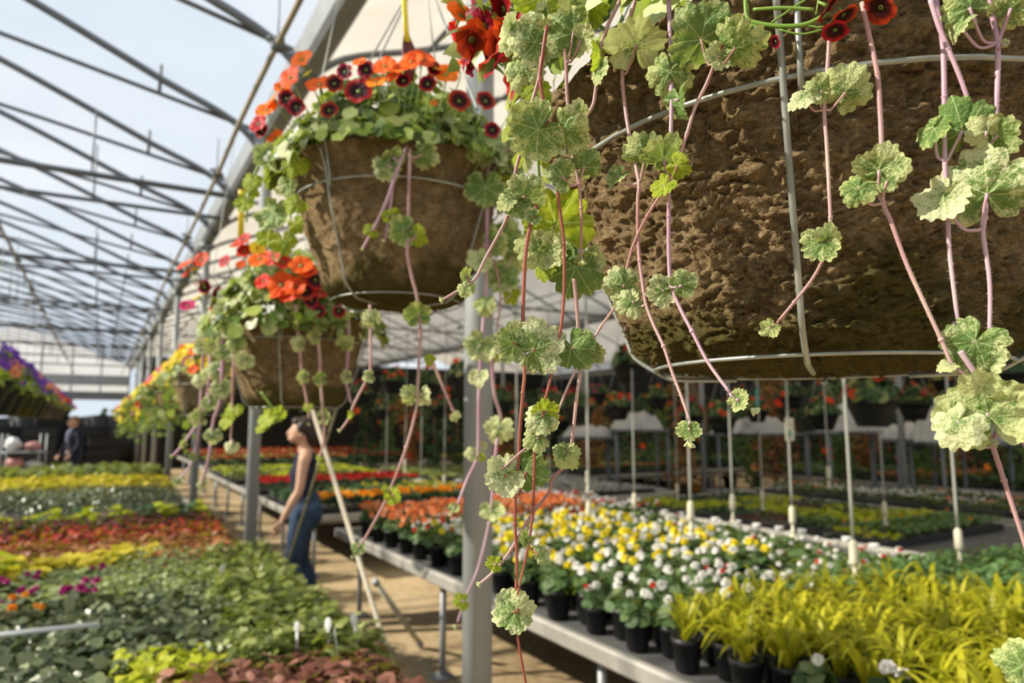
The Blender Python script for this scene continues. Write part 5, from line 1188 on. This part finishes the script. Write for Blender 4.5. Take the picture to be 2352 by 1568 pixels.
# ------------------------------------------------------------------ people
def solid(pieces, voxel, smooth=6, mat=None, name='person', parent=None, origin=(0, 0, 0)):
    """weld tapered limbs and rounded forms into one continuous skin"""
    mb = MB()
    for pc in pieces:
        if pc[0] == 'limb':
            pts, rs = pc[1], pc[2]; cur = []; rr = []
            q = spline(pts, 5); n = len(pts) - 1
            for i, p in enumerate(q):
                t = i / 5; k = min(int(t), n - 1); cur.append(p); rr.append(rs[k] + (rs[k + 1] - rs[k]) * (t - k))
            mb.tube(cur, rr, 12, squash=pc[3] if len(pc) > 3 else 1.0)
            mb.blob(cur[0], rr[0] * .98, 10, 8); mb.blob(cur[-1], rr[-1] * .98, 10, 8)
        else: mb.blob(pc[1], pc[2], 16, 12, M=pc[3] if len(pc) > 3 else None)
    me = mb.mesh('raw', mat)
    o = bpy.data.objects.new('raw', me); col.objects.link(o)
    m = o.modifiers.new('r', 'REMESH'); m.mode = 'VOXEL'; m.voxel_size = voxel
    if smooth:
        m2 = o.modifiers.new('s', 'SMOOTH'); m2.factor = .5; m2.iterations = smooth
    dg = bpy.context.evaluated_depsgraph_get()
    out = bpy.data.meshes.new_from_object(o.evaluated_get(dg)); out.name = name
    bpy.data.objects.remove(o); out.materials.clear(); out.materials.append(mat)
    out.polygons.foreach_set('use_smooth', [True] * len(out.polygons))
    return link(bpy.data.objects.new(name, out), parent)
def hand(wrist, dirv, palmn, L, side):
    """palm, four unequal curled fingers and a thumb, as limbs"""
    d = V(dirv).normalized(); n = V(palmn); n = (n - d * n.dot(d)).normalized(); s = d.cross(n) * side; w = V(wrist)
    pcs = [('limb', [w, w + d * L * .28, w + d * L * .5], [L * .13, L * .17, L * .18], .55)]
    for k, (off, ln) in enumerate([(-.16, .42), (-.055, .48), (.055, .45), (.15, .35)]):
        b = w + d * L * .48 + s * off * L * 1.0
        pcs.append(('limb', [b, b + d * ln * L * .5 + n * .05 * L, b + d * ln * L * .85 + n * (.16 + .02 * k) * L], [L * .058, L * .05, L * .04]))
    b = w + d * L * .18 - s * .16 * L
    pcs.append(('limb', [b, b + d * .2 * L - s * .12 * L + n * .05 * L, b + d * .36 * L - s * .13 * L + n * .1 * L], [L * .07, L * .055, L * .045]))
    return pcs
def mk(vals): return [V(v) for v in vals]

# woman walking towards the left bench: local +y is where she faces, +x her right
WP = onZ(688, 1432, 0); WP.z = 0
face = V((-cos(YAW) * .93 - sin(YAW) * .1, sin(YAW) * .93 - cos(YAW) * .25, 0)).normalized()
wrz = atan2(face.y, face.x) - pi / 2
woman = empty('person', WP, wrz, 'woman in navy sleeveless top and jeans walking in the aisle', 'person')
woman.scale = (.97, .97, .97)
def leg(sx, hip, knee, ank, toe, k=1.0):
    return [('limb', mk([hip, V(hip).lerp(V(knee), .5) + V((0, .012, 0)), knee, V(knee).lerp(V(ank), .4) + V((0, -.018, 0)), ank]), [.088 * k, .077 * k, .056 * k, .053 * k, .036 * k])]
legL = (V((-.085, 0, .90)), V((-.085, .06, .50)), V((-.08, .03, .095)), 0)     # left leg forward
legR = (V((.085, 0, .90)), V((.085, .0, .49)), V((.08, -.12, .11)), 0)
body = [('limb', mk([(0, -.01, .92), (0, .0, 1.06), (0, .015, 1.22), (0, -.005, 1.36)]), [.135, .105, .125, .085], .8),
        ('limb', mk([(-.145, 0, 1.345), (0, -.005, 1.375), (.145, 0, 1.345)]), [.05, .06, .05]),
        ('limb', mk([(0, -.005, 1.37), (0, .02, 1.46), (0, .035, 1.50)]), [.055, .05, .05]),
        ('blob', V((0, .04, 1.565)), (.073, .092, .108)), ('blob', V((0, .095, 1.52)), (.045, .045, .05)),
        ('limb', mk([(0, .125, 1.59), (0, .147, 1.555), (0, .135, 1.545)]), [.012, .016, .012]),
        ('limb', mk([(-.02, .135, 1.515), (0, .142, 1.515), (.02, .135, 1.515)]), [.009, .011, .009]),
        ('blob', V((-.074, .03, 1.555)), (.012, .02, .03)), ('blob', V((.074, .03, 1.555)), (.012, .02, .03))]
for s_, hip, knee, ank in ((-1, *legL[:3]), (1, *legR[:3])):
    body += leg(s_, hip, knee, ank, None, .93)
    f = V((0, .13, -.045)) if s_ < 0 else V((0, .10, -.10))
    body += [('limb', mk([ank, ank + f * .5 + V((0, 0, -.02)), ank + f]), [.037, .036, .026])]
armL = mk([(-.17, 0, 1.345), (-.20, .03, 1.10), (-.19, .15, .87)])
armR = mk([(.17, 0, 1.345), (.205, -.05, 1.10), (.20, .0, .86)])
for arm, sd_ in ((armL, 1), (armR, -1)):
    body += [('limb', [arm[0], arm[0].lerp(arm[1], .5), arm[1], arm[1].lerp(arm[2], .4), arm[2]], [.048, .042, .036, .036, .024])]
    body += hand(arm[2], arm[2] - arm[1] + V((0, 0, -.1)), V((.0, .25, 0)) - V((arm[2].x, 0, 0)), .17, sd_)
solid(body, .0085, 5, M['skin'], 'body', woman)
solid([('limb', mk([(0, -.01, .93), (0, .0, 1.06), (0, .015, 1.22), (0, -.005, 1.33)]), [.142, .115, .137, .105], .82),
       ('limb', mk([(-.11, -.0, 1.33), (-.10, -.005, 1.385)]), [.045, .028]), ('limb', mk([(.11, -.0, 1.33), (.10, -.005, 1.385)]), [.045, .028])], .010, 4, M['navy'], 'sleeveless_top', woman)
jp = [('limb', mk([(0, -.02, .88), (0, -.012, .98)]), [.148, .135], .85), ('blob', V((-.07, -.07, .90)), (.085, .085, .1)), ('blob', V((.07, -.07, .90)), (.085, .085, .1))]
for hip, knee, ank in (legL[:3], legR[:3]): jp += leg(0, hip, knee, ank + (ank - knee).normalized() * -.05, None, 1.12)
solid(jp, .010, 4, M['jeans'], 'jeans', woman)
solid([('blob', V((0, .005, 1.605)), (.088, .093, .10)), ('blob', V((0, -.045, 1.555)), (.076, .07, .10)), ('blob', V((0, -.13, 1.60)), (.052, .055, .055)), ('blob', V((0, .07, 1.66)), (.066, .055, .036)), ('blob', V((-.072, .02, 1.60)), (.018, .05, .06)), ('blob', V((.072, .02, 1.60)), (.018, .05, .06))], .009, 4, M['hair'], 'hair', woman)
for hip, knee, ank in (legL[:3], legR[:3]):
    fw_ = V((0, .15, -.06)) if ank.y > -.1 else V((0, .11, -.11))
    solid([('limb', mk([ank + V((0, -.04, -.05)), ank + fw_ * .55 + V((0, 0, -.03)), ank + fw_]), [.042, .044, .032])], .009, 3, M['black'], 'shoe', woman)

# man in a dark jacket at the far end of the left bench
MP = onZ(172, 1052, .0); dm = 13.4
MP = P(173, 970, 14.9); MP.z = 0
man = empty('person', MP, radians(120), 'man in dark navy jacket standing beyond the far end of the left bench', 'person')
mbod = [('limb', mk([(0, 0, .95), (0, 0, 1.1), (0, .01, 1.28), (0, 0, 1.42)]), [.15, .14, .16, .09], .8), ('limb', mk([(0, 0, 1.42), (0, .02, 1.5), (0, .03, 1.55)]), [.06, .055, .055]),
        ('blob', V((0, .035, 1.615)), (.078, .098, .115)), ('blob', V((0, .1, 1.565)), (.048, .045, .05)), ('limb', mk([(0, .13, 1.64), (0, .155, 1.60), (0, .14, 1.59)]), [.013, .017, .013]),
        ('blob', V((-.08, .02, 1.6)), (.012, .02, .03)), ('blob', V((.08, .02, 1.6)), (.012, .02, .03))]
arms = ((mk([(-.19, 0, 1.38), (-.24, .02, 1.12), (-.20, .16, .92)]), 1), (mk([(.19, 0, 1.38), (.24, .02, 1.12), (.2, .16, .92)]), -1))
for a_, s_ in arms:
    mbod += [('limb', a_, [.05, .042, .028])] + hand(a_[2], a_[2] - a_[1], V((0, .3, 0)) - V((a_[2].x, 0, 0)), .18, s_)
for s_ in (-1, 1): mbod += [('limb', mk([(s_ * .09, 0, .93), (s_ * .1, .02, .5), (s_ * .1, 0, .09)]), [.09, .06, .04]), ('limb', mk([(s_ * .1, 0, .06), (s_ * .11, .13, .04)]), [.04, .032])]
solid(mbod, .011, 4, M['skin'], 'body', man)
jk = [('limb', mk([(0, 0, .86), (0, 0, 1.1), (0, .01, 1.3), (0, 0, 1.40)]), [.175, .165, .18, .115], .82)]
for a_, s_ in arms: jk += [('limb', [a_[0], a_[1], a_[2].lerp(a_[1], .1)], [.07, .06, .045])]
solid(jk, .012, 4, M['navy'], 'jacket', man)
solid([('limb', mk([(0, .11, 1.20), (0, .105, 1.34), (0, .05, 1.44)]), [.05, .06, .055])], .012, 3, M['shirt'], 'shirt', man)
solid([('limb', mk([(s_ * .09, 0, .93), (s_ * .1, .02, .5), (s_ * .1, 0, .1)]), [.11, .08, .06]) for s_ in (-1, 1)], .012, 4, M['navy'], 'trousers', man)
solid([('blob', V((0, .01, 1.665)), (.085, .09, .085)), ('blob', V((0, -.04, 1.62)), (.075, .06, .09))], .011, 4, M['hairb'], 'hair', man)
for s_ in (-1, 1): solid([('limb', mk([(s_ * .1, -.05, .05), (s_ * .1, .06, .05), (s_ * .115, .17, .04)]), [.045, .046, .035])], .011, 3, M['black'], 'shoe', man)
# ------------------------------------------------------------------ weighted drip tubes over the benches
def tube_hang(X, x, yb, lab, card=False, lean=.0, teal=False, zt=3.42):
    p = onX(x, yb, X)
    t = empty('drip_tube', p, 0, lab, 'drip tube', 'weighted drip tubes hanging over the benches')
    mb = MB(); mb.tube(spline([(p.x + lean * q, p.y + lean * .5 * q, p.z + (zt - p.z) * q) for q in (.06, .3, .6, 1)], 4), .0072, 7); mb.build('tube', M['tubeg'], t, p)
    mb = MB(); mb.lathe([(.003, .20), (.012, .195), (.019, .18), (.021, .10), (.018, .085), (.009, .08)], p, 14); mb.build('weight', M['cream'], t, p)
    mb = MB(); mb.lathe([(.008, .082), (.009, .045), (.014, .04), (.014, .022), (.009, .018), (.024, .006), (.026, 0), (.001, -.002)], p, 14); mb.build('nozzle', M['cream'], t, p)
    if card:
        mb = MB(); mb.bbox((p.x, p.y - .012, 1.555), (.085, .004, .15), .001); c_ = mb.build('card', M['cream'], t, p, False)
        mb = MB(); mb.blob((p.x - .004, p.y - .016, 1.525), (.016, .003, .028), 8, 6); mb.build('teal_mark', TEAL, c_, (0, 0, 0)); 
        c2 = MB(); c2.blob((p.x + .006, p.y - .016, 1.585), (.006, .003, .007), 8, 6); c2.build('dark_dot', M['black'], c_, (0, 0, 0))
        for ch in kids(c_): ch.location = -V(p)
    if teal:
        mb = MB(); mb.bbox((p.x - .03, p.y - .012, 1.86), (.05, .02, .17), .006); mb.build('teal_clip', TEAL, t, p, False)
    return t
TEAL = plain('teal_plastic', (.10, .32, .26), .5, .3)
for a in [(3.05, 1965, 1340, 'thickest drip tube, hanging over the begonias just left of the lime grass'), (3.05, 1588, 1228, 'drip tube hanging low over the yellow begonias'), (3.05, 1353, 1215, 'drip tube over the red begonias between the trailing stems and the yellow ones'),
          (3.05, 1187, 1185, 'drip tube half hidden behind the lowest trailing stems'), (3.97, 2206, 1300, 'rightmost drip tube, over the back rail near the empty bench end'), (3.97, 1822, 1232, 'drip tube carrying a cream card with a teal mark', True), (3.97, 1684, 1198, 'drip tube right of the low one over the yellow begonias'),
          (3.97, 1458, 1186, 'drip tube at the far corner of the begonia bench'), (5.9, 2034, 1205, 'drip tube over the low green trays left of the thick dark post'), (5.9, 1752, 1170, 'drip tube over the lime trays with a teal clip high up', False, .0, True), (5.9, 1556, 1150, 'drip tube beside the corner of the silvery seedling bench'),
          (3.97, 1020, 1125, 'drip tube just left of the nearest post over the marigolds'), (3.97, 966, 1135, 'drip tube over the middle of the marigolds'), (3.97, 930, 1085, 'drip tube over the back of the marigold bench'), (3.97, 886, 1120, 'drip tube left of the middle of the marigolds'), (3.97, 1350, 1130, 'drip tube over the silvery seedlings'), (5.9, 1260, 1080, 'drip tube far behind the lowest trailing stems'), (5.9, 1905, 1120, 'drip tube between the carded one and the thickest one')]:
    tube_hang(*a)

# ------------------------------------------------------------------ leaning poles in the aisle
def pole(name, a, b, r, mat, lab, cat, cap=True):
    t = empty(name, b, 0, lab, cat); mb = MB(); mb.tube([a, b], r, 12); mb.build('shaft', mat, t, b)
    d = (V(a) - V(b)).normalized()
    mb = MB(); mb.tube([V(a) - d * .03, V(a) + d * .012], r * 1.2, 12); mb.build('cap', M['steel'], t, b)
    mb = MB(); mb.tube([V(b) - d * .0, V(b) + d * .05], r * 1.2, 12); mb.build('foot', M['steel'], t, b)
    return t
p_top, p_low = onX(713, 926, 1.06), onX(884, 1482, 1.06)
dz = p_low.z / (p_top.z - p_low.z); p_bot = p_low + (p_low - p_top) * dz; p_bot.z = .012
pole('metal_pole', p_top, p_bot, .0115, M['conduit'], 'slanting grey metal pole rising from the left bench edge in front of the woman', 'pole')
a_, b_ = onX(781, 915, 1.12), onX(668, 1272, 1.12)
dz = b_.z / (a_.z - b_.z); b2 = b_ + (b_ - a_) * dz; b2.z = .012
pole('cane', a_, b2, .007, plain('olive_cane', (.20, .17, .08), .6, .3), 'thin olive cane slanting across the woman', 'cane')
a_ = onX(862, 1335, 1.62); b_ = onZ(967, 1482, .02)
pole('brace_pipe', a_, b_, .019, M['cream'], 'pale brace pipe leaning down to the foot of the begonia bench leg', 'pipe')

# ------------------------------------------------------------------ far things behind the left bench
def crate_stack(x, y, n, rz, lab):
    t = empty('crate_stack', (x, y, 0), rz, lab, 'crates')
    for k in range(n):
        mb = MB(); z = .3 * k
        for sx, sy, wx, wy in ((0, -.29, .8, .02), (0, .29, .8, .02), (-.39, 0, .02, .56), (.39, 0, .02, .56)): mb.box((sx, sy, z + .145), (wx, wy, .27))
        mb.box((0, 0, z + .02), (.78, .58, .03)); mb.box((0, -.31, z + .27), (.82, .03, .03)); mb.box((0, .31, z + .27), (.82, .03, .03))
        mb.build('crate', M['black'], t, smooth=False)
for k, (px, d, n) in enumerate([(95, 19, 5), (118, 20, 6), (140, 21, 6), (195, 20, 5), (216, 21, 5), (236, 20, 4), (60, 21, 6), (30, 20, 5), (5, 19, 5)]):
    p = P(px, 970, d)
    crate_stack(p.x, p.y, n, .15 * (k % 3), 'stack of black crates far behind the left bench, %s from the left' % ['fourth', 'fifth', 'sixth', 'seventh', 'eighth', 'ninth', 'third', 'second', 'first'][k])
def cart():
    p = P(60, 970, 15.2); t = empty('plant_cart', (p.x, p.y, 0), .3, 'metal plant cart loaded with pink and white bags beyond the left bench', 'cart')
    for sx in (-.36, .36):
        for sy in (-.24, .24):
            mb = MB(); mb.tube([(sx, sy, .12), (sx, sy, 1.35)], .016, 8); mb.build('upright', M['steel'], t)
            mb = MB(); mb.lathe([(.02, -.02), (.06, -.02), (.06, .02), (.02, .02)], (sx, sy, .07), 12, M=Matrix.Rotation(pi / 2, 3, 'Y')); mb.build('wheel', M['black'], t)
    for z in (.16, .55, .95):
        mb = MB(); mb.bbox((0, 0, z), (.78, .54, .03), .006); mb.build('shelf', M['steel'], t, smooth=False)
    return p
cp = cart()
PINK = plain('pink_bag', (.62, .30, .28), .6, .3, 0, .1); BLUEB = plain('blue_box', (.07, .13, .22), .6, .3)
for k, (dx, z, m, sz, lab) in enumerate([(-.2, .97, 'white', (.3, .34, .3), 'white bag on top of the plant cart'), (.17, .97, 'pink', (.3, .3, .2), 'pink bag on top of the plant cart'), (-.15, .57, 'pink', (.36, .36, .28), 'pink bag on the middle shelf of the plant cart'), (.2, .57, 'white', (.3, .3, .2), 'white bag on the middle shelf of the plant cart'), (.1, .18, 'blue', (.4, .36, .26), 'blue box on the lowest shelf of the plant cart')]):
    mb = MB(); mb.blob((0, 0, sz[2] / 2), (sz[0] / 2, sz[1] / 2, sz[2] / 2), 14, 10, amp=.35, fr=2.5, seed=k) if m != 'blue' else mb.bbox((0, 0, sz[2] / 2), sz, .01)
    o = mb.build('bag' if m != 'blue' else 'box', {'white': M['white'], 'pink': PINK, 'blue': BLUEB}[m], smooth=m != 'blue')
    q = Matrix.Rotation(.3, 3, 'Z') @ V((dx, 0, 0)); o.location = (cp.x + q.x, cp.y + q.y, z); o.rotation_euler = (0, 0, .3); tag(o, lab, 'bag' if m != 'blue' else 'box')
# black shade curtain hanging behind the crates and foliage beyond the end wall
mb = MB(); vs = []
for i in range(61):
    x = -5.5 + 6.5 * i / 60; yy = 24.5 + .06 * sin(i * 1.1)
    vs += [V((x, yy, .05)), V((x, yy, 1.78 + .05 * sin(i * .4)))]
mb.add(vs, [(2 * i, 2 * i + 2, 2 * i + 3, 2 * i + 1) for i in range(60)])
o = mb.build('shade_curtain', M['black']); tag(o, 'black shade curtain hanging low across the far left bay', 'curtain'); 
sm = o.modifiers.new('thickness', 'SOLIDIFY'); sm.thickness = .01
mb = MB(); mb.box((-3, 70, -.14), (120, 66, .1)); g = mb.build('ground', plain('outdoor_gravel', (.35, .33, .29), .95, .1, 0, .2, 2)); g['kind'] = 'structure'
rr = random.Random(3); mb = MB()
for k in range(900):
    x = rr.uniform(-14, 4); h = rr.uniform(.1, 2.0 + .5 * sin(x * 2)); add_round(mb, (x, 44 + rr.uniform(-.8, .8), h), frame((rr.uniform(-1, 1), -1, rr.uniform(-.3, 1)), (rr.uniform(-1, 1), 0, rr.uniform(-1, 1))), rr.uniform(.12, .25))
o = mb.build('hedge', LM['dark']); tag(o, 'dark green hedge outside beyond the far opening', 'hedge', kind='stuff')

# ------------------------------------------------------------------ white plastic sheets on the far right benches
SHEET = plain('crumpled_plastic', (.50, .50, .49), .45, .4, 0, .1)
def sheet_pile(x, y, z, sz, seed, lab, n=36):
    mb = MB(); vs = []
    for j in range(n + 1):
        for i in range(n + 1):
            u, v = i / n * 2 - 1, j / n * 2 - 1
            e = max(abs(u), abs(v))
            hgt = sz[2] * max(0, 1 - e ** 5) * (1 + .5 * noise.noise(V((u * 2.2, v * 2.2, seed)))) + .05 * noise.noise(V((u * 7, v * 7, seed)))
            vs.append(V((sz[0] / 2 * u * (1 + .08 * noise.noise(V((u * 3, v * 3, seed + 5)))), sz[1] / 2 * v, max(.004, hgt))))
    w_ = n + 1
    mb.add(vs, [(j * w_ + i, j * w_ + i + 1, (j + 1) * w_ + i + 1, (j + 1) * w_ + i) for j in range(n) for i in range(n)])
    mb.add([V((-sz[0] / 2, -sz[1] / 2, 0)), V((sz[0] / 2, -sz[1] / 2, 0)), V((sz[0] / 2, sz[1] / 2, 0)), V((-sz[0] / 2, sz[1] / 2, 0))], [(3, 2, 1, 0)])
    o = mb.build('plastic_sheet', SHEET); o.location = (x, y, z); tag(o, lab, 'plastic sheet')
def rack(px, d, w_, h, lab):
    """dark display rack that the sheets and pots stand on"""
    p = P(px, 970, d); t = empty('display_rack', (p.x, p.y, 0), -YAW * .8, lab, 'rack')
    for sx in (-w_ / 2, w_ / 2):
        for sy in (-.3, .3):
            mb = MB(); mb.tube([(sx, sy, 0), (sx, sy, h)], .022, 8); mb.build('upright', M['bow'], t)
    for z in (.45, h - .02):
        mb = MB(); mb.bbox((0, 0, z), (w_ + .06, .68, .035), .008); mb.build('shelf', M['bow'], t, smooth=False)
    return p
for k, (px, d, w_, h, lab, shs) in enumerate([
    (1730, 11.6, 1.5, 1.42, 'dark rack under a long crumpled white sheet', [(0, 1.5, .22)]), (1462, 11.9, .9, 1.48, 'dark rack under a small white sheet left of the long one', [(0, .7, .26)]),
    (1955, 10.6, 1.1, 1.46, 'dark rack under a white sheet behind the biggest dark basket', [(0, 1.0, .34)]), (2240, 9.3, 1.5, 1.34, 'dark rack under the tall white sheet at the right', [(-.35, .9, .5), (.5, .8, .42)]), (2100, 10.1, 1.0, 1.36, 'dark rack behind the thick dark post', [(0, .9, .2)]), (1350, 11.9, .9, 1.36, 'dark rack behind the pale pieces left of the small white sheet', [(0, .7, .16)])]):
    p = rack(px, d, w_, h, lab)
    for q, (dx, sw, sh) in enumerate(shs):
        sheet_pile(p.x + dx * cos(YAW * .8), p.y - dx * sin(YAW * .8), h + .0, (sw, .6, sh), 3 + k * 2 + q, ['white crumpled plastic sheet, the long one right of the post', 'small white peaked plastic sheet', 'white plastic sheet behind the biggest dark basket', 'tall white plastic sheet at the right behind the trailing leaf', 'low white plastic sheet behind the thick post', 'pale flat sheet left of the small peaked one', 'right-hand white sheet on the rightmost rack'][k if q == 0 else 6])
# tall plants in the shade behind the benches
def shrub(px, d, h, w_, mats, seed, fl, lab):
    p = P(px, 970, d); t = empty('tall_potted_plant', (p.x, p.y, 0), 0, lab, 'tall plant', 'tall plants against the shade cloth')  # shade cloth here means the wall painted dark as shade
    mb = MB(); mb.lathe([(.12, 0), (.16, .3), (.175, .3), (.175, .33), (.15, .33), (.001, .31)], p.xy.to_3d(), 16); mb.build('pot', M['black'], t, p.xy.to_3d())
    mb = MB(); mb.tube([(p.x, p.y, .3), (p.x + .03, p.y, h * .6), (p.x, p.y, h * .9)], .018, 6); mb.build('stem', M['stemr'], t, p.xy.to_3d())
    rr = random.Random(seed); mb = MB()
    for k in range(420):
        a = rr.uniform(0, 6.283); zz = rr.uniform(.3, h); u = sqrt(rr.random()) * w_ * (.6 + .4 * sin(zz * 4 + seed))
        q = V((p.x + u * cos(a), p.y + u * sin(a), zz))
        add_lance(mb, q, frame(V((rr.uniform(-1, 1), rr.uniform(-1, 1), rr.uniform(0, 1))), V((cos(a), sin(a), rr.uniform(-.6, .6)))), rr.uniform(.08, .15), rr.uniform(.02, .035))
    mb.build('foliage', LM[mats], t, p.xy.to_3d())
    if fl:
        for k in range(6):
            a = rr.uniform(0, 6.283); q = V((p.x + w_ * .9 * cos(a), p.y + w_ * .9 * sin(a), rr.uniform(h * .35, h * 1.02)))
            add_flower(t, p.xy.to_3d(), q, rr.uniform(.05, .085), fl, V((cos(a), sin(a), .4)), k)
r2 = random.Random(21)
for k in range(30):
    px = 840 + 52 * k; d = 15.5 + 2.0 * sin(k * 1.7)
    if px > 1500: d *= max(.72, 1 - (px - 1500) / 3000)
    fl = ['redor', None, 'red', 'orange', None, 'salmon'][k % 6]
    shrub(px, d, 2.0 + .5 * r2.random(), .36, ['dark', 'fern', 'rust', 'dark'][k % 4], 300 + k, fl, '%s tall plant %s' % (['dark green', 'feathery green', 'rust-leaved', 'deep green'][k % 4], 'of the dense row against the wall coloured dark for shade') )
# ------------------------------------------------------------------ camera, sun, sky
cd = bpy.data.cameras.new('camera'); cam = bpy.data.objects.new('camera', cd); col.objects.link(cam)
cd.sensor_width = 36; cd.sensor_fit = 'HORIZONTAL'; cd.lens = 36 * F / W; cd.clip_end = 300; cd.clip_start = .02
cam.matrix_world = Matrix.Translation(CAM) @ Matrix((RT, UP, -FW)).transposed().to_4x4()
cd.dof.use_dof = True; cd.dof.focus_distance = .45; cd.dof.aperture_fstop = 7.2; cd.dof.aperture_blades = 9
sc.camera = cam

sd = bpy.data.lights.new('sun', 'SUN'); so = bpy.data.objects.new('sun', sd); col.objects.link(so)
SUN_EL = radians(34)
dirv = V((-.925 * cos(SUN_EL), .38 * cos(SUN_EL), 0)); dirv = dirv.normalized() * cos(SUN_EL); dirv.z = sin(SUN_EL)
so.rotation_euler = dirv.to_track_quat('Z', 'Y').to_euler()
sd.energy = 7.4; sd.angle = radians(.9); sd.color = (1.0, .91, .76)

w = bpy.data.worlds.new('sky'); sc.world = w; w.use_nodes = True
nt = w.node_tree; nt.nodes.clear()
tc = nt.nodes.new('ShaderNodeTexCoord'); nz = nt.nodes.new('ShaderNodeTexNoise'); nz.inputs['Scale'].default_value = 2.2; nz.inputs['Detail'].default_value = 4
mp = nt.nodes.new('ShaderNodeMapping'); mp.inputs['Scale'].default_value = (1, 1, 2.2)
rp = nt.nodes.new('ShaderNodeValToRGB'); e = rp.color_ramp.elements
e[0].position = .38; e[0].color = (.60, .68, .76, 1); e[1].position = .66; e[1].color = (.78, .81, .84, 1)
bg = nt.nodes.new('ShaderNodeBackground'); ow = nt.nodes.new('ShaderNodeOutputWorld')
L = nt.links.new
L(tc.outputs['Generated'], mp.inputs['Vector']); L(mp.outputs[0], nz.inputs['Vector']); L(nz.outputs[0], rp.inputs[0]); L(rp.outputs[0], bg.inputs[0]); L(bg.outputs[0], ow.inputs[0])
bg.inputs['Strength'].default_value = 1.06

vs_ = sc.view_settings; sc.display_settings.display_device = 'sRGB'
vs_.view_transform = 'Standard'; vs_.look = 'None'; vs_.exposure = 0.2; vs_.gamma = 1.0; vs_.use_curve_mapping = False
cy = sc.cycles
cy.max_bounces = 6; cy.diffuse_bounces = 3; cy.glossy_bounces = 2; cy.transmission_bounces = 4; cy.transparent_max_bounces = 8
cy.caustics_reflective = False; cy.caustics_refractive = False; cy.sample_clamp_indirect = 6
cy.use_adaptive_sampling = True; cy.adaptive_threshold = .025; cy.adaptive_min_samples = 16
cy.use_denoising = True
try: cy.denoiser = 'OPENIMAGEDENOISE'
except Exception: pass
